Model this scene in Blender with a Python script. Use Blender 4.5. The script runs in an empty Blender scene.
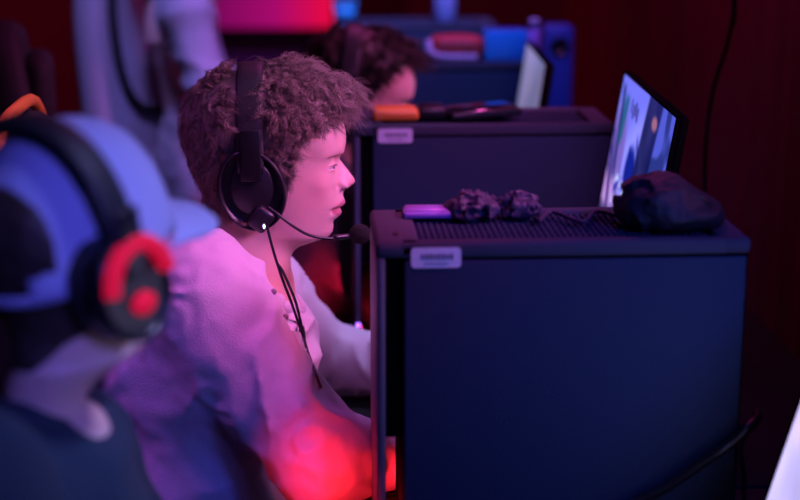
import bpy, bmesh, math, random
import numpy as np
from mathutils import Vector, Matrix, Euler
R = math.radians
rng = np.random.default_rng(7)
random.seed(7)
col = bpy.context.scene.collection

# ------------------------------------------------------------------ camera
FPX, PITCH, YAW, CZ = 1583.0, R(13.8), R(3.4), 1.64
CAM = np.array([0, 0, CZ])
_f = np.array([math.sin(YAW)*math.cos(PITCH), math.cos(YAW)*math.cos(PITCH), -math.sin(PITCH)])
_r = np.array([math.cos(YAW), -math.sin(YAW), 0.0])
_u = np.cross(_r, _f)
def P(px, py, Y):
    """the point of the room seen at this pixel, at distance Y down the row"""
    d = _f + (px-400)/FPX*_r + (250-py)/FPX*_u
    return CAM + d*(Y/d[1])
def V(*a): return np.array(a, float)

cd = bpy.data.cameras.new('camera'); co = bpy.data.objects.new('camera', cd); col.objects.link(co)
co.location = CAM; co.rotation_euler = (R(90)-PITCH, 0, -YAW)
cd.sensor_width = 36; cd.lens = FPX*36/800; cd.clip_start = .05
cd.dof.use_dof = True; cd.dof.focus_distance = 2.31; cd.dof.aperture_fstop = 2.0
bpy.context.scene.camera = co

# ------------------------------------------------------------------ materials
def mat(name, rgb, rough=.6, metal=0, spec=.5, bump=0, bscale=200, var=0, vscale=8, sheen=0, sss=0, emit=None, estr=1, coat=0, stretch=None):
    m = bpy.data.materials.new(name); m.use_nodes = True
    nt = m.node_tree; b = nt.nodes['Principled BSDF']
    b.inputs['Base Color'].default_value = (*rgb, 1); b.inputs['Roughness'].default_value = rough
    b.inputs['Metallic'].default_value = metal; b.inputs['Specular IOR Level'].default_value = spec
    b.inputs['Sheen Weight'].default_value = sheen; b.inputs['Coat Weight'].default_value = coat
    if sss:
        b.inputs['Subsurface Weight'].default_value = sss
        b.inputs['Subsurface Radius'].default_value = (.012, .004, .002)
        b.inputs['Subsurface Scale'].default_value = 1
    if emit: b.inputs['Emission Color'].default_value = (*emit, 1); b.inputs['Emission Strength'].default_value = estr
    tc = nt.nodes.new('ShaderNodeTexCoord')
    src = tc.outputs['Object']
    if stretch:
        mp = nt.nodes.new('ShaderNodeMapping'); mp.inputs['Scale'].default_value = stretch
        nt.links.new(src, mp.inputs[0]); src = mp.outputs[0]
    if bump:
        n = nt.nodes.new('ShaderNodeTexNoise'); n.inputs['Scale'].default_value = bscale; n.inputs['Detail'].default_value = 3
        nt.links.new(src, n.inputs['Vector'])
        bp = nt.nodes.new('ShaderNodeBump'); bp.inputs['Strength'].default_value = bump; bp.inputs['Distance'].default_value = .002
        nt.links.new(n.outputs['Fac'], bp.inputs['Height']); nt.links.new(bp.outputs[0], b.inputs['Normal'])
    if var:
        n = nt.nodes.new('ShaderNodeTexNoise'); n.inputs['Scale'].default_value = vscale; n.inputs['Detail'].default_value = 4
        nt.links.new(src, n.inputs['Vector'])
        mx = nt.nodes.new('ShaderNodeMix'); mx.data_type = 'RGBA'
        mx.inputs[6].default_value = (*[c*(1-var) for c in rgb], 1); mx.inputs[7].default_value = (*[min(1, c*(1+var)) for c in rgb], 1)
        nt.links.new(n.outputs['Fac'], mx.inputs[0]); nt.links.new(mx.outputs[2], b.inputs['Base Color'])
    return m
M = {}
M['skin'] = mat('skin', (.80, .53, .44), .42, sss=.25, bump=.12, bscale=500, var=.06, vscale=60)
_nt = M['skin'].node_tree; _at = _nt.nodes.new('ShaderNodeAttribute'); _at.attribute_name = 'tone'; _sp = _nt.nodes.new('ShaderNodeSeparateColor'); _nt.links.new(_at.outputs['Color'], _sp.inputs[0])
_b = _nt.nodes['Principled BSDF']; _src = _b.inputs['Base Color'].links[0].from_socket
for _k, _c, _i in (('b', (.80, .36, .32), 1), ('l', (.62, .23, .24), 0)):
    _m = _nt.nodes.new('ShaderNodeMix'); _m.data_type = 'RGBA'; _nt.links.new(_sp.outputs[_i], _m.inputs[0]); _nt.links.new(_src, _m.inputs[6]); _m.inputs[7].default_value = (*_c, 1); _src = _m.outputs[2]
_nt.links.new(_src, _b.inputs['Base Color'])
M['lip'] = mat('lip_skin', (.62, .27, .26), .35, sss=.2)
M['brown_hair'] = mat('brown_hair', (.32, .245, .20), .42, spec=.5, var=.45, vscale=45)
M['dark_hair'] = mat('dark_hair', (.045, .03, .025), .5, var=.3, vscale=60)
M['sweater'] = mat('pale_knit', (.66, .62, .70), .9, bump=.55, bscale=520, var=.06, vscale=150, sheen=.25)
M['ribbing'] = mat('rib_knit', (.60, .56, .65), .9, bump=.8, bscale=700, sheen=.2)
M['button'] = mat('button', (.35, .28, .33), .3)
M['black_shirt'] = mat('black_knit', (.06, .05, .07), .9, bump=.5, bscale=400, sheen=.2)
M['teal_shirt'] = mat('dark_teal_jersey', (.012, .035, .06), .9, bump=.4, bscale=500, sheen=.05)
M['hoodie'] = mat('grey_hoodie', (.42, .40, .46), .9, bump=.4, bscale=300, sheen=.2)
M['navy_vest'] = mat('navy_cloth', (.03, .05, .14), .9, bump=.4, bscale=300)
M['denim'] = mat('dark_denim', (.02, .025, .05), .9, bump=.5, bscale=600)
M['shoe'] = mat('shoe_leather', (.05, .05, .055), .6, bump=.2)
M['cap'] = mat('cap_cotton', (.42, .46, .72), .85, bump=.3, bscale=900, sheen=.1)
M['cap_seam'] = mat('cap_seam', (.34, .37, .60), .85)
M['plastic'] = mat('black_plastic', (.012, .012, .016), .32, bump=.05, bscale=600)
M['satin'] = mat('satin_black', (.014, .014, .02), .38, coat=.1)
M['leatherette'] = mat('black_leatherette', (.02, .02, .024), .5, bump=.3, bscale=350)
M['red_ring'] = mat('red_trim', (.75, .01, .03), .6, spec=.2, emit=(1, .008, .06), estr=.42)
M['foam'] = mat('black_foam', (.005, .005, .006), .95, bump=1, bscale=700)
M['case'] = mat('powder_coated_case', (.034, .052, .090), .7, spec=.10, bump=.55, bscale=420, var=.1, vscale=300)
M['case_edge'] = mat('brushed_edge', (.10, .11, .15), .5, metal=.2, bump=.1, bscale=300)
M['recess'] = mat('matt_black', (.003, .003, .003), .9, spec=.05, bump=.2)
M['case_top'] = mat('case_top', (.060, .065, .095), .7, spec=.15, bump=.4, bscale=500)
M['sticker'] = mat('paper_sticker', (.82, .80, .86), .6, bump=.05, var=.03, vscale=30)
M['ink'] = mat('grey_ink', (.20, .19, .24), .7)
M['led_red'] = mat('red_led', (.3, 0, 0), .4, emit=(1, .02, .05), estr=14)
M['led_violet'] = mat('violet_led', (.3, .1, .4), .4, emit=(.35, .12, 1), estr=4)
M['led_white'] = mat('white_led', (.5, .5, .6), .4, emit=(.55, .5, 1), estr=5)
M['desk'] = mat('black_desk', (.007, .006, .008), .8, spec=.2, bump=.15, bscale=150, var=.2, vscale=10)
M['metal'] = mat('painted_steel', (.03, .03, .035), .4, metal=.6, bump=.1)
M['floor'] = mat('dark_carpet', (.02, .014, .022), .95, bump=.8, bscale=300, var=.3, vscale=20)
M['curtain'] = mat('maroon_drape', (.13, .008, .022), .85, bump=.4, bscale=250, var=.25, vscale=5, stretch=(1, 1, .15))
M['wall'] = mat('dark_red_paint', (.13, .018, .035), .8, bump=.2, bscale=60, var=.15)
M['ceiling'] = mat('black_ceiling', (.012, .012, .014), .9, bump=.2)
M['orange'] = mat('orange_plastic', (.95, .30, .04), .45, bump=.1)
M['phone_case'] = mat('violet_case', (.34, .22, .72), .35, bump=.05)
M['glass_dark'] = mat('dark_glass', (.02, .02, .03), .12, coat=.6)
M['pouch'] = mat('black_nylon', (.010, .012, .024), .6, bump=.6, bscale=260)
M['foil'] = mat('crumpled_wrapper', (.05, .045, .08), .5, metal=.1, bump=.6, bscale=160)
M['red_card'] = mat('red_packet', (.60, .06, .05), .55, bump=.1)
M['rim_card'] = mat('pale_packet_rim', (.55, .42, .52), .55, bump=.1)
M['blue_card'] = mat('blue_carton', (.03, .45, .95), .45, bump=.1)
M['navy_card'] = mat('navy_carton', (.03, .06, .30), .5, bump=.1)
M['pink_pl'] = mat('pink_plastic', (.70, .22, .62), .4, bump=.05)
M['clear_blue'] = mat('pale_blue_plastic', (.45, .50, .85), .25, bump=.1)
M['cyan_pl'] = mat('cyan_plastic', (.05, .55, .80), .35, bump=.1)
M['chair_grey'] = mat('grey_chair_fabric', (.40, .38, .46), .85, bump=.5, bscale=300, sheen=.2)
M['chair_black'] = mat('black_chair_fabric', (.012, .012, .014), .7, bump=.4, bscale=300)
M['sofa'] = mat('navy_sofa_fabric', (.035, .03, .09), .9, bump=.5, bscale=200)
M['eye_white'] = mat('eye_white', (.75, .70, .70), .15, coat=.5)
M['iris'] = mat('iris', (.05, .05, .06), .1, coat=.8)
M['lash'] = mat('lash', (.07, .04, .035), .6)
M['brow'] = mat('brow_hair', (.30, .17, .13), .6)

# ------------------------------------------------------------------ object helpers
def mesh_of(name, v, f, m, smooth=True):
    me = bpy.data.meshes.new(name)
    if isinstance(v, np.ndarray) and isinstance(f, np.ndarray) and len(f) > 20000:
        me.vertices.add(len(v)); me.vertices.foreach_set('co', v.astype(np.float32).ravel()); me.loops.add(f.size); me.loops.foreach_set('vertex_index', f.astype(np.int32).ravel())
        me.polygons.add(len(f)); me.polygons.foreach_set('loop_start', np.arange(0, f.size, f.shape[1], dtype=np.int32)); me.update(calc_edges=True)
    else: me.from_pydata([tuple(map(float, p)) for p in v] if not isinstance(v, np.ndarray) else v.tolist(), [], f if isinstance(f, list) else f.tolist())
    me.update()
    if isinstance(m, str): m = M[m]
    me.materials.append(m)
    if smooth: me.shade_smooth()
    return me
def add(name, me, parent=None, label=None):
    o = bpy.data.objects.new(name, me); col.objects.link(o)
    if parent is not None: o.parent = parent
    if label: o['label'] = label
    return o
ORG = {}
def origin(o):
    while o is not None:
        if o.name in ORG: return ORG[o.name]
        o = o.parent
    return V(0, 0, 0)
def part(name, v, f, m, parent=None, label=None, smooth=True, angle=None):
    v = np.asarray(v, float) - origin(parent)
    me = mesh_of(name, v, f, m, smooth)
    o = add(name, me, parent, label)
    if angle and smooth:
        me.set_sharp_from_angle(angle=R(angle))
    return o
def thing(name, label, cat, loc=(0, 0, 0), group=None, world=True, rot=(0, 0, 0)):
    o = bpy.data.objects.new(name, None); col.objects.link(o); o.empty_display_size = .05
    o.location = loc; o.rotation_euler = rot
    o['label'] = label; o['category'] = cat
    if group: o['group'] = group
    ORG[o.name] = np.array(loc, float) if world else V(0, 0, 0)
    return o
def solo(name, label, cat, v, f, m, loc, group=None, kind=None, smooth=True, angle=None):
    loc = np.array(loc, float)
    me = mesh_of(name, np.asarray(v, float)-loc, f, m, smooth)
    if angle: me.set_sharp_from_angle(angle=R(angle))
    o = add(name, me); o.location = loc
    o['label'] = label; o['category'] = cat
    if group: o['group'] = group
    if kind: o['kind'] = kind
    ORG[o.name] = loc
    return o
def struct(name, v, f, m, label=None, smooth=False):
    o = part(name, v, f, m, None, None, smooth); o['kind'] = 'structure'
    o['label'] = label or name.replace('_', ' '); o['category'] = name.split('_')[0]
    return o
def copy_tree(o, parent=None):
    c = o.copy(); col.objects.link(c); c.parent = parent
    for ch in list(o.children): copy_tree(ch, c)
    return c

# ------------------------------------------------------------------ shape helpers
def join(*parts):
    vs, fs, n = [], [], 0
    for v, f in parts:
        v = np.asarray(v, float); vs.append(v)
        fs += [[i+n for i in q] for q in f]; n += len(v)
    return np.concatenate(vs), fs
def rbox(c, s, bev=.004, seg=2, rot=None):
    bm = bmesh.new(); bmesh.ops.create_cube(bm, size=1)
    for v in bm.verts: v.co = Vector((v.co.x*s[0], v.co.y*s[1], v.co.z*s[2]))
    if bev: bmesh.ops.bevel(bm, geom=bm.edges[:], offset=min(bev, min(s)*.49), segments=seg, profile=.5, affect='EDGES')
    if rot: bmesh.ops.rotate(bm, verts=bm.verts, matrix=Euler(rot).to_matrix())
    v = np.array([p.co[:] for p in bm.verts]) + np.array(c, float); f = [[q.index for q in fc.verts] for fc in bm.faces]
    bm.free(); return v, f
def cr(pts, n):
    """smooth curve through the points, n samples"""
    p = np.array(pts, float); p = np.vstack([2*p[0]-p[1], p, 2*p[-1]-p[-2]])
    t = np.linspace(0, len(p)-3-1e-9, n); i = t.astype(int); u = (t-i)[:, None]
    a, b, c, d = p[i], p[i+1], p[i+2], p[i+3]
    return .5*((2*b)+(c-a)*u+(2*a-5*b+4*c-d)*u**2+(3*b-a-3*c+d)*u**3)
def tube(pts, r, sides=10, n=None, closed=False, flat=None):
    p = cr(pts, n) if n else np.array(pts, float)
    K = len(p); r = np.full(K, r) if np.isscalar(r) else np.interp(np.linspace(0, 1, K), np.linspace(0, 1, len(r)), r)
    if closed: t = np.roll(p, -1, 0)-np.roll(p, 1, 0)
    else: t = np.gradient(p, axis=0)
    t /= np.linalg.norm(t, axis=1)[:, None]+1e-12
    ref = V(0, 0, 1) if abs(t[0][2]) < .9 else V(1, 0, 0)
    vs = []; nrm = np.cross(t[0], ref); nrm /= np.linalg.norm(nrm)
    for i in range(K):
        nrm = nrm - t[i]*np.dot(nrm, t[i]); nrm /= np.linalg.norm(nrm)+1e-12
        b = np.cross(t[i], nrm)
        for k in range(sides):
            a = 2*math.pi*k/sides
            vs.append(p[i]+r[i]*(math.cos(a)*nrm+math.sin(a)*b*(flat or 1)))
    f = []
    for i in range(K if closed else K-1):
        j = (i+1) % K
        for k in range(sides):
            f.append([i*sides+k, i*sides+(k+1) % sides, j*sides+(k+1) % sides, j*sides+k])
    if not closed:
        f.append(list(range(sides))[::-1]); f.append([(K-1)*sides+k for k in range(sides)])
    return np.array(vs), f
def rings(rs):
    """skin over a list of equal rings, capped"""
    n = len(rs[0]); v = np.concatenate(rs); f = []
    for i in range(len(rs)-1):
        for k in range(n): f.append([i*n+k, i*n+(k+1) % n, (i+1)*n+(k+1) % n, (i+1)*n+k])
    f.append(list(range(n))[::-1]); f.append([(len(rs)-1)*n+k for k in range(n)])
    return v, f
def lathe(c, prof, axis='z', n=24, sx=1, sz=1):
    """profile of (radius, height); axis z or y"""
    rs = []
    for r, h in prof:
        a = np.linspace(0, 2*math.pi, n, endpoint=False)
        if axis == 'z': q = np.stack([r*np.cos(a)*sx, r*np.sin(a)*sz, np.full(n, h)], 1)
        elif axis == 'y': q = np.stack([r*np.cos(a)*sx, np.full(n, h), r*np.sin(a)*sz], 1)
        else: q = np.stack([np.full(n, h), r*np.cos(a)*sx, r*np.sin(a)*sz], 1)
        rs.append(q+np.array(c))
    return rings(rs)
def strands(paths, rad, sides=3):
    """many thin tapering tubes as one mesh. paths (N,K,3)"""
    N, K, _ = paths.shape
    t = np.gradient(paths, axis=1); t /= np.linalg.norm(t, axis=2, keepdims=True)+1e-12
    ref = rng.normal(size=(N, 1, 3)); a = np.cross(t, ref); a /= np.linalg.norm(a, axis=2, keepdims=True)+1e-12
    b = np.cross(t, a); taper = np.interp(np.linspace(0, 1, K), [0, .6, 1], [1, .9, .25])[None, :, None]
    rad = np.broadcast_to(np.asarray(rad), (N,))[:, None, None]*taper
    vs = np.stack([paths+rad*(math.cos(2*math.pi*k/sides)*a+math.sin(2*math.pi*k/sides)*b) for k in range(sides)], 2)
    idx = np.arange(N*K*sides).reshape(N, K, sides); fs = []
    for k in range(sides):
        k2 = (k+1) % sides
        fs.append(np.stack([idx[:, :-1, k], idx[:, :-1, k2], idx[:, 1:, k2], idx[:, 1:, k]], -1).reshape(-1, 4))
    return vs.reshape(-1, 3), np.concatenate(fs)
# value noise
_tab = rng.random((32, 32, 32))
def vn(p):
    i = np.floor(p).astype(int); f = p-i; f = f*f*(3-2*f); i &= 31; j = (i+1) & 31
    x, y, z = f[..., 0], f[..., 1], f[..., 2]
    c = lambda a, b, d: _tab[a[..., 0], b[..., 1], d[..., 2]]
    return ((c(i, i, i)*(1-x)+c(j, i, i)*x)*(1-y)+(c(i, j, i)*(1-x)+c(j, j, i)*x)*y)*(1-z) + \
           ((c(i, i, j)*(1-x)+c(j, i, j)*x)*(1-y)+(c(i, j, j)*(1-x)+c(j, j, j)*x)*y)*z
def ridge(p): return 1-np.abs(2*vn(p)-1)
# signed distance shapes
def cap(p, a, b, r1, r2=None, ys=1):
    r2 = r1 if r2 is None else r2; a = np.array(a, float); b = np.array(b, float)
    ab = b-a; q = p-a; t = np.clip(q@ab/(ab@ab), 0, 1); w = q-t[..., None]*ab
    if ys != 1: w = w*np.array([1, 1/ys, 1])
    return np.linalg.norm(w, axis=-1)-(r1+(r2-r1)*t)
def ell(p, c, r, rot=None):
    q = p-np.array(c, float)
    if rot is not None: q = q@rot
    r = np.array(r, float); k0 = np.linalg.norm(q/r, axis=-1); k1 = np.linalg.norm(q/(r*r), axis=-1)+1e-9
    return k0*(k0-1)/k1
def smin(a, b, k):
    h = np.clip(.5+.5*(b-a)/k, 0, 1); return b*(1-h)+a*h-k*h*(1-h)
def nets(fn, lo, hi, h):
    lo = np.array(lo, float); hi = np.array(hi, float)
    ax = [np.arange(lo[i], hi[i]+h, h) for i in range(3)]
    G = np.stack(np.meshgrid(*ax, indexing='ij'), -1)
    D = np.concatenate([fn(G[i:i+16]) for i in range(0, G.shape[0], 16)])
    S = D < 0; nx, ny, nz = D.shape
    cs = [(a, b, c) for a in (0, 1) for b in (0, 1) for c in (0, 1)]
    cnt = sum(S[a:nx-1+a, b:ny-1+b, c:nz-1+c].astype(int) for a, b, c in cs)
    mask = (cnt > 0) & (cnt < 8); I = np.argwhere(mask)
    idx = np.full(mask.shape, -1); idx[mask] = np.arange(len(I))
    acc = np.zeros((len(I), 3)); num = np.zeros(len(I))
    for a in cs:
        for d in range(3):
            if a[d]: continue
            b = list(a); b[d] = 1
            va = D[I[:, 0]+a[0], I[:, 1]+a[1], I[:, 2]+a[2]]; vb = D[I[:, 0]+b[0], I[:, 1]+b[1], I[:, 2]+b[2]]
            m = (va < 0) != (vb < 0); t = np.where(m, va/(va-vb+1e-20), 0)
            q = np.array(a, float)+t[:, None]*(np.array(b)-np.array(a)); acc[m] += q[m]; num += m
    v = lo+(I+acc/num[:, None])*h
    fs = []
    for d in range(3):
        o = [x for x in range(3) if x != d]
        sl0 = [slice(1, -1)]*3; sl1 = [slice(1, -1)]*3; sl0[d] = slice(0, -1); sl1[d] = slice(1, None)
        s0, s1 = S[tuple(sl0)], S[tuple(sl1)]; E = np.argwhere(s0 != s1); first = s0[tuple(E.T)]
        E = E+1; E[:, d] -= 1
        def cell(da, db):
            c = E.copy(); c[:, o[0]] += da; c[:, o[1]] += db; return idx[c[:, 0], c[:, 1], c[:, 2]]
        q = np.stack([cell(-1, -1), cell(0, -1), cell(0, 0), cell(-1, 0)], 1)
        fl = first if d != 1 else ~first
        q[~fl] = q[~fl][:, ::-1]; fs.append(q)
    return v, np.concatenate(fs)
def relax(v, f, n=1, k=.5):
    e = np.concatenate([f[:, [0, 1]], f[:, [1, 2]], f[:, [2, 3]], f[:, [3, 0]]]); e = np.concatenate([e, e[:, ::-1]])
    for _ in range(n):
        s = np.zeros_like(v); c = np.zeros(len(v)); np.add.at(s, e[:, 0], v[e[:, 1]]); np.add.at(c, e[:, 0], 1)
        v = v*(1-k)+s/c[:, None]*k
    return v
def sdfmesh(fn, lo, hi, h, n=1):
    v, f = nets(fn, lo, hi, h); return relax(v, f, n), f

# ------------------------------------------------------------------ the head (built in the room at the seated player, sagittal plane HY)
HY = 2.35
HC = P(262, 160, HY)                       # head centre between the ears
# rows: front px,py | back px,py | half width | widest place m | front exponent | back exponent
ROWS = [
 ((272, 78), (264, 78), .006, .50, 2.0, 2.0),
 ((300, 83), (240, 82), .040, .48, 2.0, 2.0),
 ((322, 94), (220, 93), .062, .46, 2.1, 2.1),
 ((337, 110), (208, 108), .074, .44, 2.2, 2.2),
 ((344, 124), (203, 122), .0785, .43, 2.25, 2.2),
 ((346, 137), (202, 134), .079, .42, 2.3, 2.2),
 ((344.5, 148), (203, 145), .0775, .41, 2.35, 2.2),
 ((340, 156), (205, 155), .075, .41, 2.4, 2.2),
 ((338, 164), (208, 164), .073, .42, 2.35, 2.2),
 ((339, 174), (211, 173), .071, .44, 2.2, 2.2),
 ((339.8, 184), (213, 181), .069, .46, 2.05, 2.15),
 ((340, 193), (214, 187), .067, .48, 1.95, 2.1),
 ((339.3, 200), (214, 192), .065, .50, 1.9, 2.1),
 ((338, 207), (213, 197), .063, .51, 1.85, 2.1),
 ((336.3, 214), (212, 201), .061, .52, 1.8, 2.05),
 ((334.4, 220), (210, 205), .059, .52, 1.78, 2.0),
 ((332.5, 226), (208, 209), .057, .53, 1.75, 2.0),
 ((331, 232), (206, 213), .055, .54, 1.7, 2.0),
 ((325.5, 237.5), (205, 217), .054, .54, 1.7, 2.0),
 ((312, 241.5), (203, 221), .054, .53, 1.8, 2.0),
 ((299, 246), (201, 226), .056, .51, 1.95, 2.0),
 ((292, 254), (198, 234), .059, .50, 2.0, 2.0),
 ((291, 265), (195, 246), .062, .50, 2.0, 2.0),
 ((294, 280), (190, 262), .068, .50, 2.0, 2.0),
 ((296, 300), (188, 285), .075, .50, 2.0, 2.0),
]
FULL = np.array([(150, 344.5), (154, 341.5), (157, 339.3), (160, 340.2), (164, 343.4), (169, 347.3), (174, 351), (178, 354.1), (181, 355.2), (183.5, 354), (186, 350.4), (188, 346.6),
                 (190, 344), (193, 343), (197, 344.2), (200.5, 345.3), (203, 345.2), (205.2, 342.8), (207, 339.2), (208.7, 340.6), (211.5, 341.9), (214, 341), (216.5, 338.2), (219, 334.6), (222, 333.2), (227, 332.6)])
def head_grid():
    A = np.array([[a[0], a[1], b[0], b[1], w, m, nf, nb] for a, b, w, m, nf, nb in ROWS])
    # denser rows over the face
    tt = np.concatenate([np.linspace(0, 6, 46, endpoint=False), np.linspace(6, 19, 120, endpoint=False), np.linspace(19, 24, 30)])
    Q = np.vstack([2*A[0]-A[1], A, 2*A[-1]-A[-2]]); i = np.minimum(tt.astype(int), len(A)-2); u = (tt-i)[:, None]
    a, b, c, d = Q[i], Q[i+1], Q[i+2], Q[i+3]
    A = .5*((2*b)+(c-a)*u+(2*a-5*b+4*c-d)*u**2+(3*b-a-3*c+d)*u**3)
    A[0, 4] = .006
    NT = 208; g = np.linspace(-1, 1, NT, endpoint=False)
    th = math.pi*(np.sign(g)*np.abs(g)**1.35)             # crowd columns towards the face
    fr = np.array([P(r[0], r[1], HY) for r in A]); bk = np.array([P(r[2], r[3], HY) for r in A])
    w, m, nf, nb = A[:, 4, None], A[:, 5, None], A[:, 6, None], A[:, 7, None]
    cth, sth = np.cos(th)[None], np.sin(th)[None]
    e = np.where(cth > 0, 2/nf, 2/nb)
    cc = np.sign(cth)*np.abs(cth)**e; ss = np.sign(sth)*np.abs(sth)**e
    s = np.where(cc > 0, m+(1-m)*cc, m+m*cc)
    v = bk[:, None]+(fr-bk)[:, None]*s[..., None]; v[..., 1] = HY+w*ss
    yy = v[..., 1]-HY
    py = A[:, 1, None]; d = (np.interp(A[:, 1], FULL[:, 0], FULL[:, 1])-A[:, 0])
    d[(A[:, 1] < 150) | (A[:, 1] > 227)] = 0
    d = d/668.
    sg = np.interp(A[:, 1], [150, 158, 166, 174, 181, 186, 189, 192, 198, 204, 207, 212, 217, 222, 228], [.011, .0075, .008, .010, .012, .014, .013, .013, .020, .023, .025, .020, .017, .017, .018])
    pw = np.interp(A[:, 1], [150, 180, 188, 195, 215, 228], [2, 2, 2.4, 2.3, 2.2, 2])
    front = (cth > 0)
    v[..., 0] += front*d[:, None]*np.exp(-(np.abs(yy)/sg[:, None])**pw[:, None])
    return v, A, th
HG, HA, HTH = head_grid()
NR, NC = HG.shape[:2]
def gnorm(G):
    dr = np.gradient(G, axis=0); dc = np.roll(G, -1, 1)-np.roll(G, 1, 1)
    n = np.cross(dr, dc); n /= np.linalg.norm(n, axis=2, keepdims=True)+1e-12
    out = G-G.mean(axis=1, keepdims=True); s = np.sign((n*out).sum(-1).mean())
    return n*s
def surf_at(px, py, y):
    """point of the head surface whose height is that of the pixel row and lateral offset y, on the face side"""
    z = P(px, py, HY)[2]; q = P(px, py, HY)
    dd = (HG[..., 2]-z)**2+(np.abs(HG[..., 1]-HY)-abs(y))**2*(1)+((HG[..., 1]-HY)*(1 if y >= 0 else -1) < 0)*1e3*abs(y)+((HG[..., 0]-q[0])**2)*.15
    i = np.unravel_index(np.argmin(dd), dd.shape); return HG[i]
n0 = gnorm(HG)
BUMPS = [(345.5, 185, .0130, .0062, .0055), (347.5, 189, .0095, .0036, -.0075), (338.5, 184, .0185, .0042, -.003),
         (335, 158.5, .029, .012, -.0065), (332, 163, .0325, .009, .0055), (340, 150.5, .024, .011, .0022), (335, 156.5, .030, .0045, -.0022),
         (325, 180, .050, .017, .0032), (333, 208, .023, .005, -.0032), (332, 186, .030, .008, -.0012), (334, 219, .0, .006, -.0006),
         (300, 222, .052, .018, .0015), (343, 197, 0, .0035, -.0016), (312, 150, .066, .016, -.002), (330, 229, .0, .010, .0015)]
disp = np.zeros((NR, NC))
ctrs = []
for px, py, y, r, a in BUMPS:
    for sgn in ((1, -1) if y else (1,)):
        c = surf_at(px, py, y*sgn); d2 = ((HG-c)**2).sum(-1); disp += a*np.exp(-d2/(r*r))
HG = HG+n0*disp[..., None]
n0 = gnorm(HG)
# open the eyes: a slit between the lids
EYES = []
for sgn in (-1, 1):
    c = surf_at(332.5, 162.6, .0325*sgn); i = np.unravel_index(np.argmin(((HG-c)**2).sum(-1)), (NR, NC)); nn = n0[i]
    tang = np.cross(V(0, 0, 1), nn); tang /= np.linalg.norm(tang)
    rel = HG-c; la = rel@tang; up = rel[..., 2]+.12*np.abs(la)
    slit = (np.abs(up) < .0019*np.sqrt(np.clip(1-(la/.0125)**2, 0, 1))) & ((rel**2).sum(-1) < .02**2)
    lid = np.exp(-((up-.0045)/.0018)**2)*np.exp(-(la/.012)**4)*((rel**2).sum(-1) < .02**2)
    lowl = np.exp(-((up+.0038)/.0014)**2)*np.exp(-(la/.011)**4)*((rel**2).sum(-1) < .02**2)
    crease = np.exp(-((up-.0078)/.0011)**2)*np.exp(-(la/.013)**4)*((rel**2).sum(-1) < .02**2)
    HG = HG+n0*(-.0045*slit+.0013*lid+.0009*lowl-.0016*crease)[..., None]
    EYES.append((c, nn, tang))
def grid_faces(nr, nc):
    idx = np.arange(nr*nc).reshape(nr, nc); r = np.roll(idx, -1, 1)
    return np.stack([idx[:-1], r[:-1], r[1:], idx[1:]], -1).reshape(-1, 4)
HEADV = HG.reshape(-1, 3)-HC; HEADF = grid_faces(NR, NC).tolist()+[list(range(NC)), [(NR-1)*NC+k for k in range(NC)][::-1]]
def place(v, M4):                        # head frame to room
    m = np.array(M4); return np.asarray(v)@m[:3, :3].T+m[:3, 3]
def mtx(loc, yaw=0, pitch=0, roll=0):
    return Matrix.Translation(Vector(loc)) @ Euler((R(roll), R(-pitch), R(yaw)), 'XYZ').to_matrix().to_4x4()
_px = (HG[..., 0]-HC[0])*668+262; _py = 160-(HG[..., 2]-HC[2])*649; _y = np.abs(HG[..., 1]-HY)
LIPS = np.clip(1.2-np.abs((_py-207.5+.0*_px)/ (8.5*np.clip(1-(_y/.0245)**2, .01, 1)**.6)), 0, 1)*(_y < .0245)*(_px > 320)
LIPS = np.clip(LIPS*3, 0, 1)
BLUSH = np.clip(np.exp(-((_py-185)/16)**2)*np.exp(-((_px-318)/18)**2)*.4+np.exp(-((_py-180)/9)**2)*(_px > 346)*.7, 0, 1)
EYEC = [(c-HC, nn, tg) for c, nn, tg in EYES]

# hair region on the head: how far a point lies inside the hairline (m), in the photo's profile frame
def hair_depth(G):
    """positive inside the hair"""
    x = (G[..., 0]-HC[0])*668+262; z = 160-(G[..., 2]-HC[2])*649; y = np.abs(G[..., 1]-HY)
    # hairline height (py) as a function of px: hair lies above it
    line = np.interp(x, [180, 205, 225, 262, 284, 290, 297, 306, 316, 330, 345], [216, 219, 205, 194, 172, 158, 137, 123, 114, 107, 101])
    return (line-z)/649
HD = hair_depth(HG)
HN = gnorm(HG)
def scalp_shell(thin=1.0, under_cap=False):
    lump = .006*vn((HG-HC)*70)+.004*vn((HG-HC)*140+5)
    px = (HG[..., 0]-HC[0])*668+262; py = 160-(HG[..., 2]-HC[2])*649
    t = np.interp(py, [75, 100, 130, 160, 190, 215], [.013, .013, .010, .008, .006, .003])
    t = t+.011*np.clip((255-px)/45, 0, 1)*np.clip((200-py)/60, 0, 1)*np.clip((py-70)/30, 0, 1)
    t = t*thin*np.clip(.3+HD/.02, 0, 1)+thin*lump*np.clip(HD/.02, 0, 1)
    t = np.where(HD < 0, -.003+np.maximum(HD, -.01)*.3, t)
    if under_cap: t = np.where((HG[..., 2]-HC[2] > .01) & (px > 222), -.004, t)
    v = (HG+HN*t[..., None]).reshape(-1, 3)-HC
    keep = (HD.reshape(-1) > -.012); f = np.array(grid_faces(NR, NC)); f = f[keep[f].all(1)]
    return v, f.tolist()+[list(range(NC))]
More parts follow.
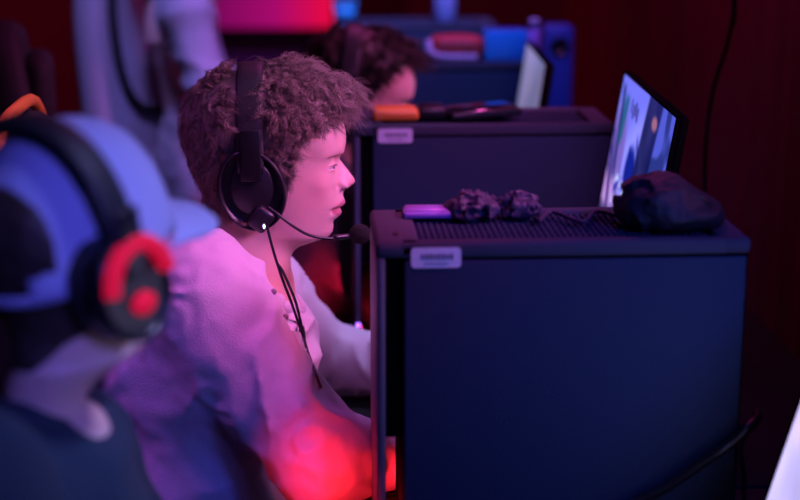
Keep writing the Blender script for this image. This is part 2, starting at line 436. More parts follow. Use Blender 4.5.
def make_hair(n_clump=900, per=14, K=12, seed=1):
    rg = np.random.default_rng(seed); rd = random.Random(seed)
    ok = (HD > .001); ok[-30:] = False
    area = np.linalg.norm(np.cross(np.gradient(HG, axis=0), (np.roll(HG, -1, 1)-HG)), axis=-1)*ok
    px_ = (HG[..., 0]-HC[0])*668+262; py_ = 160-(HG[..., 2]-HC[2])*649
    area = area*(1+1.2*np.clip((px_-300)/40, 0, 1)*np.clip((130-py_)/15, 0, 1))
    pr = (area/area.sum()).ravel(); s = np.linspace(0, 1, K)
    idx = rg.choice(NR*NC, n_clump, p=pr)
    out, rad = [], []
    Gf, Nf = HG.reshape(-1, 3), HN.reshape(-1, 3); Sf = SHELL[0]+HC
    for q in idx:
        _bx = (Gf[q][0]-HC[0])*668+262
        if -18 < _bx-251 < 6 and Gf[q][2] > HC[2]+.03 and rd.random() < .93: continue
        n = Nf[q]; px = (Gf[q][0]-HC[0])*668+262; py = 160-(Gf[q][2]-HC[2])*649; dep = HD.ravel()[q]
        root = Sf[q]-n*.004 if dep > .006 else Gf[q]
        top = np.clip((125-py)/45, 0, 1); fr = np.clip((px-305)/35, 0, 1)*np.clip((134-py)/12, 0, 1); back = np.clip((240-px)/30, 0, 1)
        L = .026+.016*top+.032*fr*rd.uniform(.3, 1.1)
        L *= np.clip(.5+dep/.03, .4, 1)*rd.uniform(.75, 1.2)
        g = V(.65*top+1.2*fr+.35, 0, -.75*(1-top)-.05*fr) - V(.2, 0, .7)*back + rg.normal(size=3)*.38
        lift = (.36+.12*top+.34*fr)*rd.uniform(.6, 1.3)*(1-.45*back)
        band = math.exp(-((px-252)/13)**2)*(py < 140)           # pressed flat under the headband
        lift *= 1-.8*band; root = root-n*.008*band
        g -= n*(g@n); g /= np.linalg.norm(g)+1e-9
        rc = rd.uniform(.0045, .0075)*(.75+.25*top+.25*fr)*(1-.6*band)*(1-.35*back); turns = rd.uniform(1.1, 2.1)*rd.choice((-1, 1)); ph = rd.uniform(0, 6.28)
        b = np.cross(n, g)
        drop = (.024*fr*(rd.random() < .75)+.005)*rd.uniform(.3, 1.3)
        a = ph+turns*2*math.pi*s
        env = np.clip(s*2.5, 0, 1)
        path = root+n*(L*lift*np.sin(s*1.7)*.8)[:, None]+g*(L*(s*.40+s**2*.45))[:, None]+V(0, 0, -1)*(drop*s**2)[:, None]
        path = path+(rc*env*np.cos(a))[:, None]*n+(rc*env*np.sin(a))[:, None]*b*.9
        off = rg.normal(size=(per, 3))*.0023; off -= (off@n)[:, None]*n
        ks = (1-.45*s)[None, :, None]
        ch = path[None]+off[:, None]*ks+rg.normal(size=(per, 1, 3))*.0015*s[None, :, None]
        ch = ch+(rg.normal(size=(per, 1, 1))*.14*L)*(s**2)[None, :, None]*g
        out.append(ch); rad.append(np.full(per, .00042)*rg.uniform(.7, 1.4, per))
    return strands(np.concatenate(out)-HC, np.concatenate(rad))
SHELL = scalp_shell(); CURLS = make_hair(2500, 12, 18); CURLS_FAR = make_hair(500, 12, 9, 5)
SHELL_THIN = scalp_shell(.4, True)

def eyebrow_pts():
    res = []
    for sgn in (-1, 1):
        out = []
        for k in range(110):
            t = random.random(); px = 341-19*t; py = 152.2-2.2*math.sin(t*2.2)+random.uniform(-1.1, 1.1)*(1-.5*t); y = (.013+.036*t)*sgn
            c = surf_at(px, py, y); d = V(-.5, .5*sgn, .35*(1-t)-.1); d /= np.linalg.norm(d); L = random.uniform(.005, .008)
            s = np.linspace(0, 1, 4)[:, None]; o = V(1, .5*sgn, .1)*.0008
            out.append(c+o+d*L*s+V(.4, .3*sgn, 0)*.0012*np.sin(s*3))
        res.append(strands(np.array(out)-HC, .00020))
    return res
BROWS = eyebrow_pts()

def hand(c, d, side=1, curl=.6, up=V(0, 0, 1)):
    """five fingered hand, palm down; c wrist, d pointing direction; returns list of capsules"""
    d = d/np.linalg.norm(d); l = np.cross(up, d); l /= np.linalg.norm(l); caps = []
    pc = c+d*.045
    for k, (o, ln) in enumerate(((-.030, .062), (-.010, .075), (.011, .080), (.031, .072))):      # little..index
        o *= side; a = c+d*.025+l*o*.55; b = c+d*.088+l*o
        caps.append((a, b, .0145, .0115))
        p = b; ang = .15
        for j, (fl, r) in enumerate(((.45, .0092), (.32, .0085), (.25, .0075))):
            ang += curl*(.55 if j else .25); q = p+(d*math.cos(ang)-up*math.sin(ang))*ln*fl+l*o*.08
            caps.append((p, q, r, r*.93)); p = q
    a = c+d*.022+l*.026*side; b = a+d*.030+l*.026*side-up*.010; e = b+d*.030+l*.004*side-up*.010
    caps += [(a, b, .0145, .0115), (b, e, .0105, .0085)]
    return caps
def hand_mesh(caps, h=.003):
    pts = np.array([c[0] for c in caps]+[c[1] for c in caps]); lo, hi = pts.min(0)-.03, pts.max(0)+.03
    def fn(p):
        d = None
        for a, b, r1, r2 in caps:
            q = cap(p, a, b, r1, r2); d = q if d is None else smin(d, q, .004)
        return d
    v, f = sdfmesh(fn, lo, hi, h); return v, f.tolist()
def limb(caps, k=.03, h=.007, pad=.1):
    pts = np.array([c[0] for c in caps]+[c[1] for c in caps]); lo, hi = pts.min(0)-pad, pts.max(0)+pad
    def fn(p):
        d = None
        for a, b, r1, r2 in caps:
            q = cap(p, a, b, r1, r2); d = q if d is None else smin(d, q, k)
        return d
    v, f = sdfmesh(fn, lo, hi, h); return v, f.tolist()

def hair_join(C, HM):
    f = np.array([q for q in SHELL[1] if len(q) == 4])
    return np.concatenate([place(SHELL[0], HM), place(C[0], HM)]), np.concatenate([f, C[1]+len(SHELL[0])])
def person(label, HM, hips, arms, cloth_fn, cloth_box, cloth_name, cloth_mat, hair_mat, group=None, body_caps=(), h=.0065, full_hair=True, knees=.44, neck_to=None):
    """HM head matrix; hips centre; arms list of (shoulder, elbow, wrist, hand direction, side)"""
    base = V(hips[0], hips[1], 0)
    hv = place(HEADV, HM)
    if neck_to is not None:              # bend and taper the neck towards the shoulders
        G = hv.reshape(NR, NC, 3); ramp = np.clip((np.arange(NR)-163)/28., 0, 1)[:, None, None]; ramp = ramp*ramp*(3-2*ramp)
        mid = G.mean(1, keepdims=True); G = (G-mid)*(1-.42*ramp)+mid+ramp*(np.array(neck_to)-mid[-1]); hv = G.reshape(-1, 3)
    pieces = [(hv, HEADF)]
    neck = place([P(245, 262, HY)-HC], HM)[0] if neck_to is None else np.array(neck_to)-V(0, 0, .01)
    caps = [(neck, hips+V(.0, 0, .05), .06, .10), (hips-V(0, .08, 0), hips+V(0, .08, 0), .10, .10)]
    for sh, el, wr, hd, side in arms:
        caps += [(neck-V(0, 0, .09), sh-V(0, 0, .02), .045, .040), (sh, el, .046, .038), (el, wr, .038, .024)]
    for y in (-1, 1):
        kn = hips+V(knees, .12*y, -.02); an = V(kn[0]+.03, kn[1], .10)
        caps += [(hips+V(0, .09*y, -.02), kn, .075, .055), (kn, an, .05, .035), (an, an+V(.14, 0, -.05), .035, .028)]
    pieces.append(limb(caps, .03, .012))
    for sh, el, wr, hd, side in arms: pieces.append(hand_mesh(hand(wr, hd, side)))
    v, f = join(*pieces)
    body = solo('person', label, 'person', v, f, 'skin', base, group)
    tn = body.data.color_attributes.new('tone', 'FLOAT_COLOR', 'POINT'); cc = np.zeros((len(v), 4)); cc[:, 3] = 1; cc[:len(HEADV), 0] = LIPS.ravel(); cc[:len(HEADV), 1] = BLUSH.ravel(); tn.data.foreach_set('color', cc.astype(np.float32).ravel())
    # hair
    if full_hair:
        hb = part('hair', *hair_join(CURLS if full_hair is True else CURLS_FAR, HM), hair_mat, body)
    else:
        hb = part('hair', place(SHELL_THIN[0], HM), SHELL_THIN[1], hair_mat, body)
    for hv_, hf_ in BROWS: part('eyebrow', place(hv_, HM), hf_, 'brow', body)
    for c, nn, tg in EYEC:
        e = place([c-nn*.0118], HM)[0]; ev, ef = lathe(e, [(.0001, -.0115), (.006, -.0098), (.0098, -.006), (.0115, 0), (.0098, .006), (.006, .0098), (.0001, .0115)], 'z', 16)
        eo = part('eye', ev, ef, 'eye_white', body)
        gz = np.array(HM.to_3x3())@(nn*.55+V(.8, 0, -.12)); gz /= np.linalg.norm(gz)
        ic = e+gz*.0088; rs = []
        t1 = np.cross(gz, V(0, 0, 1)); t1 /= np.linalg.norm(t1); t2 = np.cross(gz, t1)
        for r, o in ((.0056, -.001), (.0050, .0012), (.003, .0024), (.0003, .0030)):
            rs.append(np.array([ic+gz*o+r*(math.cos(a)*t1+math.sin(a)*t2) for a in np.linspace(0, 6.283, 16, endpoint=False)]))
        part('iris', *rings(rs), 'iris', eo)
        lp = [c+tg*a+V(0, 0, .0026*math.sqrt(max(0, 1-(a/.0128)**2))-.12*abs(a))+nn*.0014 for a in np.linspace(-.0118, .0118, 12)]
        part('eyelash', *tube(place(lp, HM), [.0004, .0009, .0004], 6), 'lash', body)
    # clothes
    cv, cf = nets(cloth_fn, *cloth_box, h); cv = relax(cv, cf, 1, .4)
    part(cloth_name, cv, cf, cloth_mat, body)
    tc = [(hips-V(.03, .07, 0), hips+V(-.03, .07, 0), .135, .135)]
    for y in (-1, 1):
        kn = hips+V(knees, .12*y, -.02); an = V(kn[0]+.03, kn[1], .13)
        tc += [(hips+V(0, .09*y, -.01), kn, .098, .078), (kn, an, .072, .062)]
    part('trousers', *limb(tc, .03, .013, .18), 'denim', body)
    for y in (-1, 1):
        an = V(hips[0]+knees+.03, hips[1]+.12*y, 0)
        part('shoe', *limb([(an+V(-.03, 0, .055), an+V(.06, 0, .06), .045, .042), (an+V(.04, 0, .045), an+V(.19, 0, .038), .042, .034), (an+V(-.04, 0, .02), an+V(.19, 0, .018), .018, .016)], .02, .007), 'shoe', body)
    return body

# ------------------------------------------------------------------ the player in focus
hips = V(-.235, HY, .60)
shN = P(196, 296, 2.17); elN = P(322, 464, 2.10)+V(0, 0, .006); wrN = V(.165, 2.20, .790)
shF = P(262, 292, 2.53); elF = P(322, 362, 2.62); wrF = P(410, 364, 2.55)
TH = P(215, 300, HY)            # upper chest
NP_, NB_ = P(200, 222, HY), P(277, 285, HY)
neckA, neckB = P(250, 225, HY), P(240, 275, HY)
nx_ = NB_-NP_; pl_n = V(-nx_[2], 0, nx_[0]); pl_n /= np.linalg.norm(pl_n)
if pl_n[2] < 0: pl_n = -pl_n
def folds(p, a, b, amp, fq=55, seed=0, swirl=1.2):
    """creases running round a sleeve that goes a to b"""
    ax = (b-a)/np.linalg.norm(b-a); q = p-a; t = q@ax; w = q-t[..., None]*ax
    d = np.stack([t*fq+swirl*w[..., 2]*22+seed, w[..., 0]*13, w[..., 1]*13+seed], -1)
    d = d+(vn(p*18+seed)-.5)[..., None]*1.6
    return amp*(ridge(d)**2-.3)
def torso_core(p):
    d = ell(p, P(190, 355, HY), (.155, .215, .185), None)
    d = smin(d, ell(p, P(196, 470, HY), (.155, .21, .18)), .06)
    d = smin(d, ell(p, hips+V(.01, 0, .08), (.155, .185, .14)), .06)
    d = smin(d, cap(p, P(204, 302, 2.23), P(228, 296, 2.48), .083, .078), .07)
    d = smin(d, cap(p, P(236, 236, HY), P(222, 290, HY), .062, .085), .05)
    d = smin(d, cap(p, P(246, 290, HY-.04), P(258, 345, HY), .06, .09), .05)
    return d
def sweater0(p):
    d = torso_core(p)
    sN = smin(cap(p, shN, elN, .075, .066), cap(p, elN, wrN, .060, .042), .03)
    sF = smin(cap(p, shF, elF, .072, .060), cap(p, elF, wrF, .057, .046), .03)
    d = smin(smin(d, sN, .085), sF, .04)
    return d
def sweater_f(p):
    d = sweater0(p)
    wN = np.exp(-np.clip(cap(p, shN, elN, .07, .07), 0, 1)/.02); wF = np.exp(-np.clip(cap(p, elN, wrN, .06, .05), 0, 1)/.02)
    d = d-wN*folds(p, shN, elN, .013, 17, 1.3, 1.6)-wF*folds(p, elN, wrN, .007, 28, 4.1)
    wG = np.exp(-np.clip(cap(p, shF, elF, .07, .07), 0, 1)/.02); wH = np.exp(-np.clip(cap(p, elF, wrF, .06, .05), 0, 1)/.02)
    d = d-wG*folds(p, shF, elF, .007, 26, 7.7)-wH*folds(p, elF, wrF, .014, 40, 9.1, .5)
    wT = np.clip(1-wN-wF-wG-wH, 0, 1)
    q = p-TH; d = d-wT*.015*(ridge(np.stack([q[..., 0]*7+q[..., 2]*5, q[..., 1]*6, q[..., 2]*17-q[..., 0]*8], -1)+vn(p*9)[..., None]*.9)**2-.3)
    d = d-.0025*(vn(p*60)-.5)
    # neck opening
    pd = (p-NB_)@pl_n; rr = np.linalg.norm((p-neckA)[..., :2], axis=-1)
    d = np.where(rr < .118, np.maximum(d, pd), d)
    # cuffs open at the wrists
    for el, wr in ((elN, wrN), (elF, wrF)):
        ax = (wr-el)/np.linalg.norm(wr-el); d = np.maximum(d, np.where(np.linalg.norm(p-wr, axis=-1) < .1, (p-wr)@ax-.004, -1))
    return d
HMmain = mtx(HC)
main = person('person with curly brown hair in a pale henley, seen in sharp profile at the desk', HMmain, hips,
    [(shN, elN, wrN, V(1, .12, -.12), 1), (shF, elF, wrF, V(1, -.12, -.1), -1)], sweater_f, ((-.52, 1.95, .42), (.27, 2.80, 1.22)), 'henley_shirt', 'sweater', 'brown_hair', h=.0055)
lips = [(q, a) for q, a in []]
# ribbed collar along the edge of the neck opening
ring = []
cN = (NP_+NB_)/2; e1 = (NB_-NP_)/np.linalg.norm(NB_-NP_); e2 = V(0, 1, 0)
for a in np.linspace(0, 2*math.pi, 64, endpoint=False):
    dr = e1*math.cos(a)+e2*math.sin(a); ts = np.linspace(.01, .16, 240); pp = cN+dr*ts[:, None]; dd = sweater0(pp)
    k = np.argmax(dd > 0) if (dd > 0).any() else 120
    ring.append(cN+dr*max(ts[k]-.004, .02))
ring = np.array(ring)
for _ in range(3): ring = .5*ring+.25*(np.roll(ring, 1, 0)+np.roll(ring, -1, 0))
part('collar', *tube(ring-pl_n*.003, .0075, 10, closed=True), 'ribbing', main)
# placket down the chest with buttons
def on_cloth(px, py, off=.0):
    """first hit of the sight line through this pixel with the cloth"""
    d = P(px, py, 2.0)-CAM; d /= np.linalg.norm(d); t = np.linspace(1.8, 2.9, 1500); pp = CAM+d*t[:, None]; s = sweater_f(pp)
    k = np.argmax(s < off) if (s < off).any() else 900
    return pp[k]
pk = [on_cloth(x, y) for x, y in ((276, 288), (284, 305), (292, 325), (300, 345), (308, 366))]
for x, y in ((273, 291), (285, 316)):
    q = on_cloth(x, y)-V(-.001, .003, 0); part('button', *lathe(q, [(.001, .002), (.0042, .0015), (.0045, 0), (.0042, -.0015), (.001, -.002)], 'y', 16), 'button', main)

# ------------------------------------------------------------------ headsets
def headset(label, HM, accent=None, mic=True, group=None, cable=None, bandk=(1, 1, 1)):
    hc = np.array(HM.translation)
    t = thing('headset', label, 'headset', hc, group)
    L = lambda pts: place(pts, HM)
    w = lambda px, py, y: P(px, py, HY+y)-HC
    c0 = P(254, 177, HY)-HC
    # headband: an arch over the crown, pad beneath
    top = (P(252, 62, HY)-HC)[2]
    def arch(rx, rz, x0, wd, th, a0, a1, n=60):
        rs = []
        for a in np.linspace(a0, a1, n):
            ca, sa = math.cos(a), math.sin(a); e = 2/2.4
            y = rx*np.sign(ca)*abs(ca)**e; z = rz*np.sign(sa)*abs(sa)**e; nrm = V(0, y/rx**2, z/rz**2); nrm /= np.linalg.norm(nrm)
            xx = x0+.0; q = []
            for k in range(14):
                b = 2*math.pi*k/14; q.append(V(xx, y, z+c0[2]+.02)+V(1, 0, 0)*wd/2*np.sign(math.cos(b))*abs(math.cos(b))**.5+nrm*th/2*np.sign(math.sin(b))*abs(math.sin(b))**.5)
            rs.append(L(np.array(q)))
        return rings(rs)
    rz = top-c0[2]-.02
    x0 = (P(251, 90, HY)-HC)[0]
    hb = part('headband', *arch(.102*bandk[1], (rz-.005)*bandk[0], x0, .040*bandk[2], .011, .02, math.pi-.02), 'leatherette', t)
    part('headband_cushion', *arch(.094*bandk[1], (rz-.013)*bandk[0], x0, .034*bandk[2], .010, .6, math.pi-.6), 'foam', hb)
    for s in (-1, 1):
        cy = s*.098
        cup = []
        for r, o in ((.60, -.030), (.93, -.026), (1.0, -.018), (1.0, -.004), (.97, .004), (.93, .007), (.88, .006), (.85, .001), (.82, .0), (.5, .003), (.05, .004)):
            a = np.linspace(0, 2*math.pi, 48, endpoint=False)
            cup.append(L(np.stack([c0[0]+.050*r*np.cos(a)-.006*np.sin(a), np.full(48, cy+s*o), c0[2]+.062*r*np.sin(a)], 1)))
        cu = part('ear_cup', *rings(cup), 'plastic', t)
        cush = []
        for r, o in ((.70, -.040), (.88, -.043), (.98, -.038), (1.02, -.028), (.96, -.020), (.7, -.019)):
            a = np.linspace(0, 2*math.pi, 40, endpoint=False)
            cush.append(L(np.stack([c0[0]+.050*r*np.cos(a)-.006*np.sin(a), np.full(40, cy+s*o), c0[2]+.062*r*np.sin(a)], 1)))
        part('ear_cushion', *rings(cush), 'leatherette', cu)
        a = np.linspace(0, 2*math.pi, 48, endpoint=False)
        rp = L(np.stack([c0[0]+.0465*np.cos(a)-.006*np.sin(a), np.full(48, cy+s*.0065), c0[2]+.0575*np.sin(a)], 1))
        if accent:
            a = np.linspace(.05*math.pi, .95*math.pi, 40)
            rp = L(np.stack([c0[0]+.040*np.cos(a), np.full(40, cy+s*.010), c0[2]+.050*np.sin(a)], 1))
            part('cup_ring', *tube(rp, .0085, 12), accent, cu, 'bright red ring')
            part('cup_badge', *lathe((0, 0, 0), [(.001, .0)]*1+[(.012, 0), (.012, .004), (.001, .005)], 'y', 20), accent, cu) if False else None
            bv, bf = lathe((c0[0]+.004, cy+s*.006, c0[2]-.018), [(.001, -.004), (.015, -.003), (.015, .004), (.001, .006)], 'y', 24, 1, .8)
            part('cup_badge', L(bv), bf, accent, cu, 'red badge')
        else:
            part('cup_rim', *tube(rp, .0022, 8, closed=True), 'satin', cu)
            # raised plate and grille lines
            q = []
            for r, o in ((1, .0), (1, .004), (.92, .0055), (.1, .006)):
                b = np.linspace(0, 2*math.pi, 40, endpoint=False)
                q.append(L(np.stack([c0[0]+.031*r*np.cos(b), np.full(40, cy+s*(.001+o)), c0[2]+.004+.040*r*np.sin(b)], 1)))
            part('cup_plate', *rings(q), 'satin', cu)
        # slider and yoke down to the cup
        sl = [L([V(x0, s*.101, c0[2]+.075)])[0], L([V(x0*.5+c0[0]*.5, s*.103, c0[2]+.055)])[0], L([V(c0[0], s*.103, c0[2]+.02)])[0]]
        bv, bf = rbox((x0*.6+c0[0]*.4, s*.1085, c0[2]+.052), (.030, .005, .075), .002); part('slider', L(bv), bf, 'plastic', t)
    if mic:
        y = -.112
        # pod at the cup's lower front
        pv, pf = rbox((0, 0, 0), (.030, .016, .036), .007, 3, rot=(0, R(38), 0))
        pod = part('boom_pod', L(pv+(P(263, 203, HY)-HC)*V(1, 0, 1)+V(0, y, 0)), pf, 'satin', t)
        part('status_light', *rings([L(np.stack([(P(266, 208.5, HY)-HC)[0]+r*np.cos(a)*.8, np.full(12, y-.0095-o), (P(266, 208.5, HY)-HC)[2]+r*1.6*np.sin(a)], 1)) for r, o in ((.0022, 0), (.0018, .0008)) for a in [np.linspace(0, 6.283, 12, endpoint=False)]]), 'led_white', pod)
        wp = lambda px, py, yy: (P(px, py, HY+yy)-HC)
        bp = [wp(268, 207, -.112), wp(280, 216, -.112), wp(293, 226, -.108), (wp(309, 235, -.098)), wp(327, 238.5, -.085), wp(342, 237, -.072)]
        part('microphone_boom', *tube(L(bp), .0023, 8, n=40), 'plastic', t)
        part('microphone_neck', *tube(L([wp(334, 237.6, -.080), wp(349, 236, -.066)]), .0042, 10, n=6), 'satin', t)
        mc = wp(360, 234, -.06)
        def fm(p): return ell(p, L([mc])[0], (.0155, .0135, .0145))-.0012*vn(p*420)
        m0 = L([mc])[0]; fv, ff = sdfmesh(fm, m0-.022, m0+.022, .0016); part('microphone_foam', fv, ff, 'foam', t)
    if cable:
        for i, c in enumerate(cable): part('cable', *tube(c, .0021, 8, n=70), 'plastic', t)
    return t
def oc(px, py, lift=.006):
    q = on_cloth(px, py); d = CAM-q; return q+d/np.linalg.norm(d)*lift
_a, _b2 = oc(296, 318), oc(321, 388)
0 and print('cloth depths', [round(float(oc(x, y)[1]), 3) for x, y in ((283, 284), (290, 300), (296, 318), (303, 336), (308, 352), (314, 369), (321, 388))])
def cpt(px, py, k): return P(px, py, min(k, 2.6))
c1 = [P(266, 216, 2.24), P(268, 230, 2.235), P(272, 246, 2.235), P(277, 263, 2.24), P(283, 281, 2.245), P(290, 299, 2.245)]+[oc(297, 319, .010), oc(303, 336, .008), oc(308, 352), oc(314, 369), oc(321, 388)]
c2 = [P(277, 263, 2.243), P(282, 270, 2.243), P(288, 283, 2.243), P(295, 300, 2.243), oc(300, 319, .012), oc(303, 334, .010)]
hs = headset('black over-ear headset with boom microphone worn over curly brown hair', HMmain, None, True, None, [c1, c2])
for a, b in ((P(266, 214, 2.238), P(268, 226, 2.236)), (oc(301, 328), oc(304, 338))):
    part('cable_sleeve', *tube([a, b], [.0055, .0032], 10, n=5), 'plastic', hs)

# ------------------------------------------------------------------ second player, beyond the next computer
off2 = P(372, 128, 3.27)-P(262, 160, HY)*1.0
HM2p = P(352, 95, 3.27)
d2 = HM2p-HC
HM2 = mtx(HM2p, yaw=-3, pitch=-9)
def black_f(p): return sweater_f(p-d2)
sh = lambda q: q+d2
second = person('person with dark wavy hair and dark top hunched behind the second computer', HM2, sh(hips)*V(1, 1, 0)+V(0, 0, .60), [(sh(shN), sh(elN), sh(wrN), V(1, .1, -.1), 1), (sh(shF), sh(elF), sh(wrF), V(1, -.1, -.1), -1)],
    black_f, (V(-.52, 1.95, .42)+d2, V(.27, 2.80, 1.22)+d2), 'long_sleeved_top', 'black_shirt', 'dark_hair', h=.010, full_hair='far')
headset('grey-banded black headset on the dark-haired player behind the second computer', HM2, None, False)

# ------------------------------------------------------------------ player in the cap, closest
FY = 1.50
HM1p = P(63, 260, FY); HM1 = mtx(HM1p, yaw=53, pitch=10, roll=-2) @ Matrix.Scale(.91, 4)
h1 = V(-.36, 1.50, .60)
s1N = P(-45, 490, 1.33); s1F = P(66, 455, 1.65)
def tee_f(p):
    d = ell(p, V(-.32, 1.50, .90), (.135, .19, .20)); d = smin(d, ell(p, V(-.34, 1.50, .70), (.14, .17, .2)), .06)
    d = smin(d, cap(p, s1N, s1F, .062, .062), .06)
    nb = P(55, 410, FY); d = smin(d, cap(p, nb, nb-V(0, 0, .10), .052, .09), .04)
    a = smin(cap(p, s1N, s1N+V(.10, -.02, -.20), .068, .064), cap(p, s1F, s1F+V(.10, .03, -.20), .066, .062), .02); d = smin(d, a, .04)
    d = d-.012*(ridge(p*V(11, 9, 16)+vn(p*8)[..., None])**2-.3)
    pn = V(.85, -.25, 1); pn = pn/np.linalg.norm(pn); pd = (p-P(84, 428, FY-.03))@pn
    rr = np.linalg.norm((p-nb)[..., :2], axis=-1); d = np.where(rr < .13, np.maximum(d, pd), d)
    for s in (s1N, s1F):
        ax = V(.10, 0, -.20)/.2236; d = np.maximum(d, np.where(np.linalg.norm(p-s-V(.1, 0, -.2), axis=-1) < .11, (p-s)@ax-.21, -1))
    return d
capman = person('person in a blue baseball cap and dark t-shirt, face turned from view', HM1, h1, [(s1N, s1N+V(.12, -.03, -.24), s1N+V(.36, .04, -.285), V(1, .1, -.1), 1), (s1F, s1F+V(.12, .03, -.24), s1F+V(.36, -.04, -.285), V(1, -.1, -.1), -1)],
    tee_f, ((-.58, 1.16, .42), (.0, 1.86, 1.24)), 't_shirt', 'teal_shirt', 'dark_hair', h=.008, full_hair=False, neck_to=P(56, 440, FY))
# baseball cap
def ball_cap(HM, label):
    hc = np.array(HM.translation); t = thing('baseball_cap', label, 'cap', hc)
    L = lambda q: place(q, HM)
    cx, cz = .020, .004; nth, nph = 72, 26
    G = np.zeros((nph, nth, 3)); skip = set()
    for j, ph in enumerate(np.linspace(.03, 1, nph)):
        for i, th in enumerate(np.linspace(-math.pi, math.pi, nth, endpoint=False)):
            rim = .012*math.cos(th)-.004; a = ph*math.pi/2
            rx = .117; seam = .0012*abs(math.cos(3*th))**.3
            G[j, i] = (cx+rx*math.sin(a)**.85*math.cos(th), .094*math.sin(a)**.85*math.sin(th), cz+rim+(.140-rim-.0)*math.cos(a)**.95)
            G[j, i] *= 1+seam
    idx = np.arange(nph*nth).reshape(nph, nth); f = []
    for j in range(nph-1):
        for i in range(nth):
            th = -math.pi+2*math.pi*(i+.5)/nth; bk = abs(abs(th)-math.pi); z = 1-(j+.5)/(nph-1)
            if (bk/.46)**2+((z-.055)/.27)**2 < 1 and z > .055: continue        # opening above the strap
            f.append([idx[j, i], idx[j, (i+1) % nth], idx[j+1, (i+1) % nth], idx[j+1, i]])
    f.append(list(idx[0]))
    v = G.reshape(-1, 3)
    cr_ = part('crown', L(v), f, 'cap', t)
    sd = cr_.modifiers.new('thick', 'SOLIDIFY'); sd.thickness = .0025; sd.offset = -1
    part('button', *((lambda vf: (L(vf[0]), vf[1]))(lathe((cx, 0, cz+.142), [(.001, -.003), (.009, -.002), (.008, .003), (.001, .005)], 'z', 16))), 'cap_seam', t)
    # brim
    nu, nv = 34, 14; B = np.zeros((nv, nu, 3))
    for j, s in enumerate(np.linspace(0, 1, nv)):
        for i, u in enumerate(np.linspace(-1, 1, nu)):
            th = u*R(62); rim = .012*math.cos(th)-.004; x0, y0 = cx+.119*math.cos(th), .0945*math.sin(th)
            x1, y1 = cx+.118+  .050*math.sqrt(max(0, 1-(abs(u))**2.6)), .072*math.sin(u*math.pi/2)*1.0
            x, y = x0*(1-s)+x1*s, y0*(1-s)+y1*s
            B[j, i] = (x, y, cz+rim*(1-s)+.004*s-4.6*y*y*(.4+.6*s)-.10*max(0, x-.11)*1.2)
    bi = np.arange(nu*nv).reshape(nv, nu); bf = [[bi[j, i], bi[j, i+1], bi[j+1, i+1], bi[j+1, i]] for j in range(nv-1) for i in range(nu-1)]
    br = part('brim', L(B.reshape(-1, 3)), bf, 'cap', t); sd = br.modifiers.new('thick', 'SOLIDIFY'); sd.thickness = .004; sd.offset = 0
    return t
ball_cap(HM1, 'blue baseball cap with curved brim and back strap, under a headset')
HMh = HM1 @ Matrix.Translation((0, 0, .012)) @ Matrix.Diagonal((1.04, 1.12, .98, 1))
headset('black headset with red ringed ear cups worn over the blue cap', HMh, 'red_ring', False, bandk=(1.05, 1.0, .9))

# ------------------------------------------------------------------ third player leaning back in the grey chair
TY = 4.15
HM3 = mtx(P(176, -42, TY), yaw=12, pitch=8)
h3 = V(-.24, TY, .60); s3N = P(186, 14, TY-.17); s3F = P(190, 16, TY+.18); e3N = P(205, 84, TY-.2); e3F = P(215, 90, TY+.2)
def hoodie_f(p):
    d = ell(p, V(-.27, TY, .86), (.125, .17, .22)); d = smin(d, cap(p, s3N, s3F, .062), .05)
    d = smin(d, cap(p, P(174, -8, TY), P(174, 25, TY), .058, .07), .04); d = smin(d, ell(p, h3+V(.02, 0, .06), (.14, .17, .13)), .05)
    a = smin(cap(p, s3N, e3N, .062, .050), cap(p, e3N, e3N+V(.26, .02, -.04), .048, .04), .02)
    b = smin(cap(p, s3F, e3F, .062, .050), cap(p, e3F, e3F+V(.26, -.02, -.04), .048, .04), .02)
    d = smin(smin(d, a, .02), b, .02)
    d = d-.012*(ridge(p*V(12, 9, 18)+vn(p*9)[..., None])**2-.3)
    pd = p[..., 2]-P(174, -8, TY)[2]; rr = np.linalg.norm((p-P(174, 0, TY))[..., :2], axis=-1)
    return np.where(rr < .09, np.maximum(d, pd), d)
person('person in a pale grey hoodie leaning back in the grey gaming chair', HM3, h3, [(s3N, e3N, e3N+V(.26, .02, -.04), V(1, .1, -.1), 1), (s3F, e3F, e3F+V(.26, -.02, -.04), V(1, -.1, -.1), -1)],
    hoodie_f, ((-.60, TY-.34, .42), (.16, TY+.34, 1.34)), 'hoodie', 'hoodie', 'dark_hair', h=.009, full_hair='far')

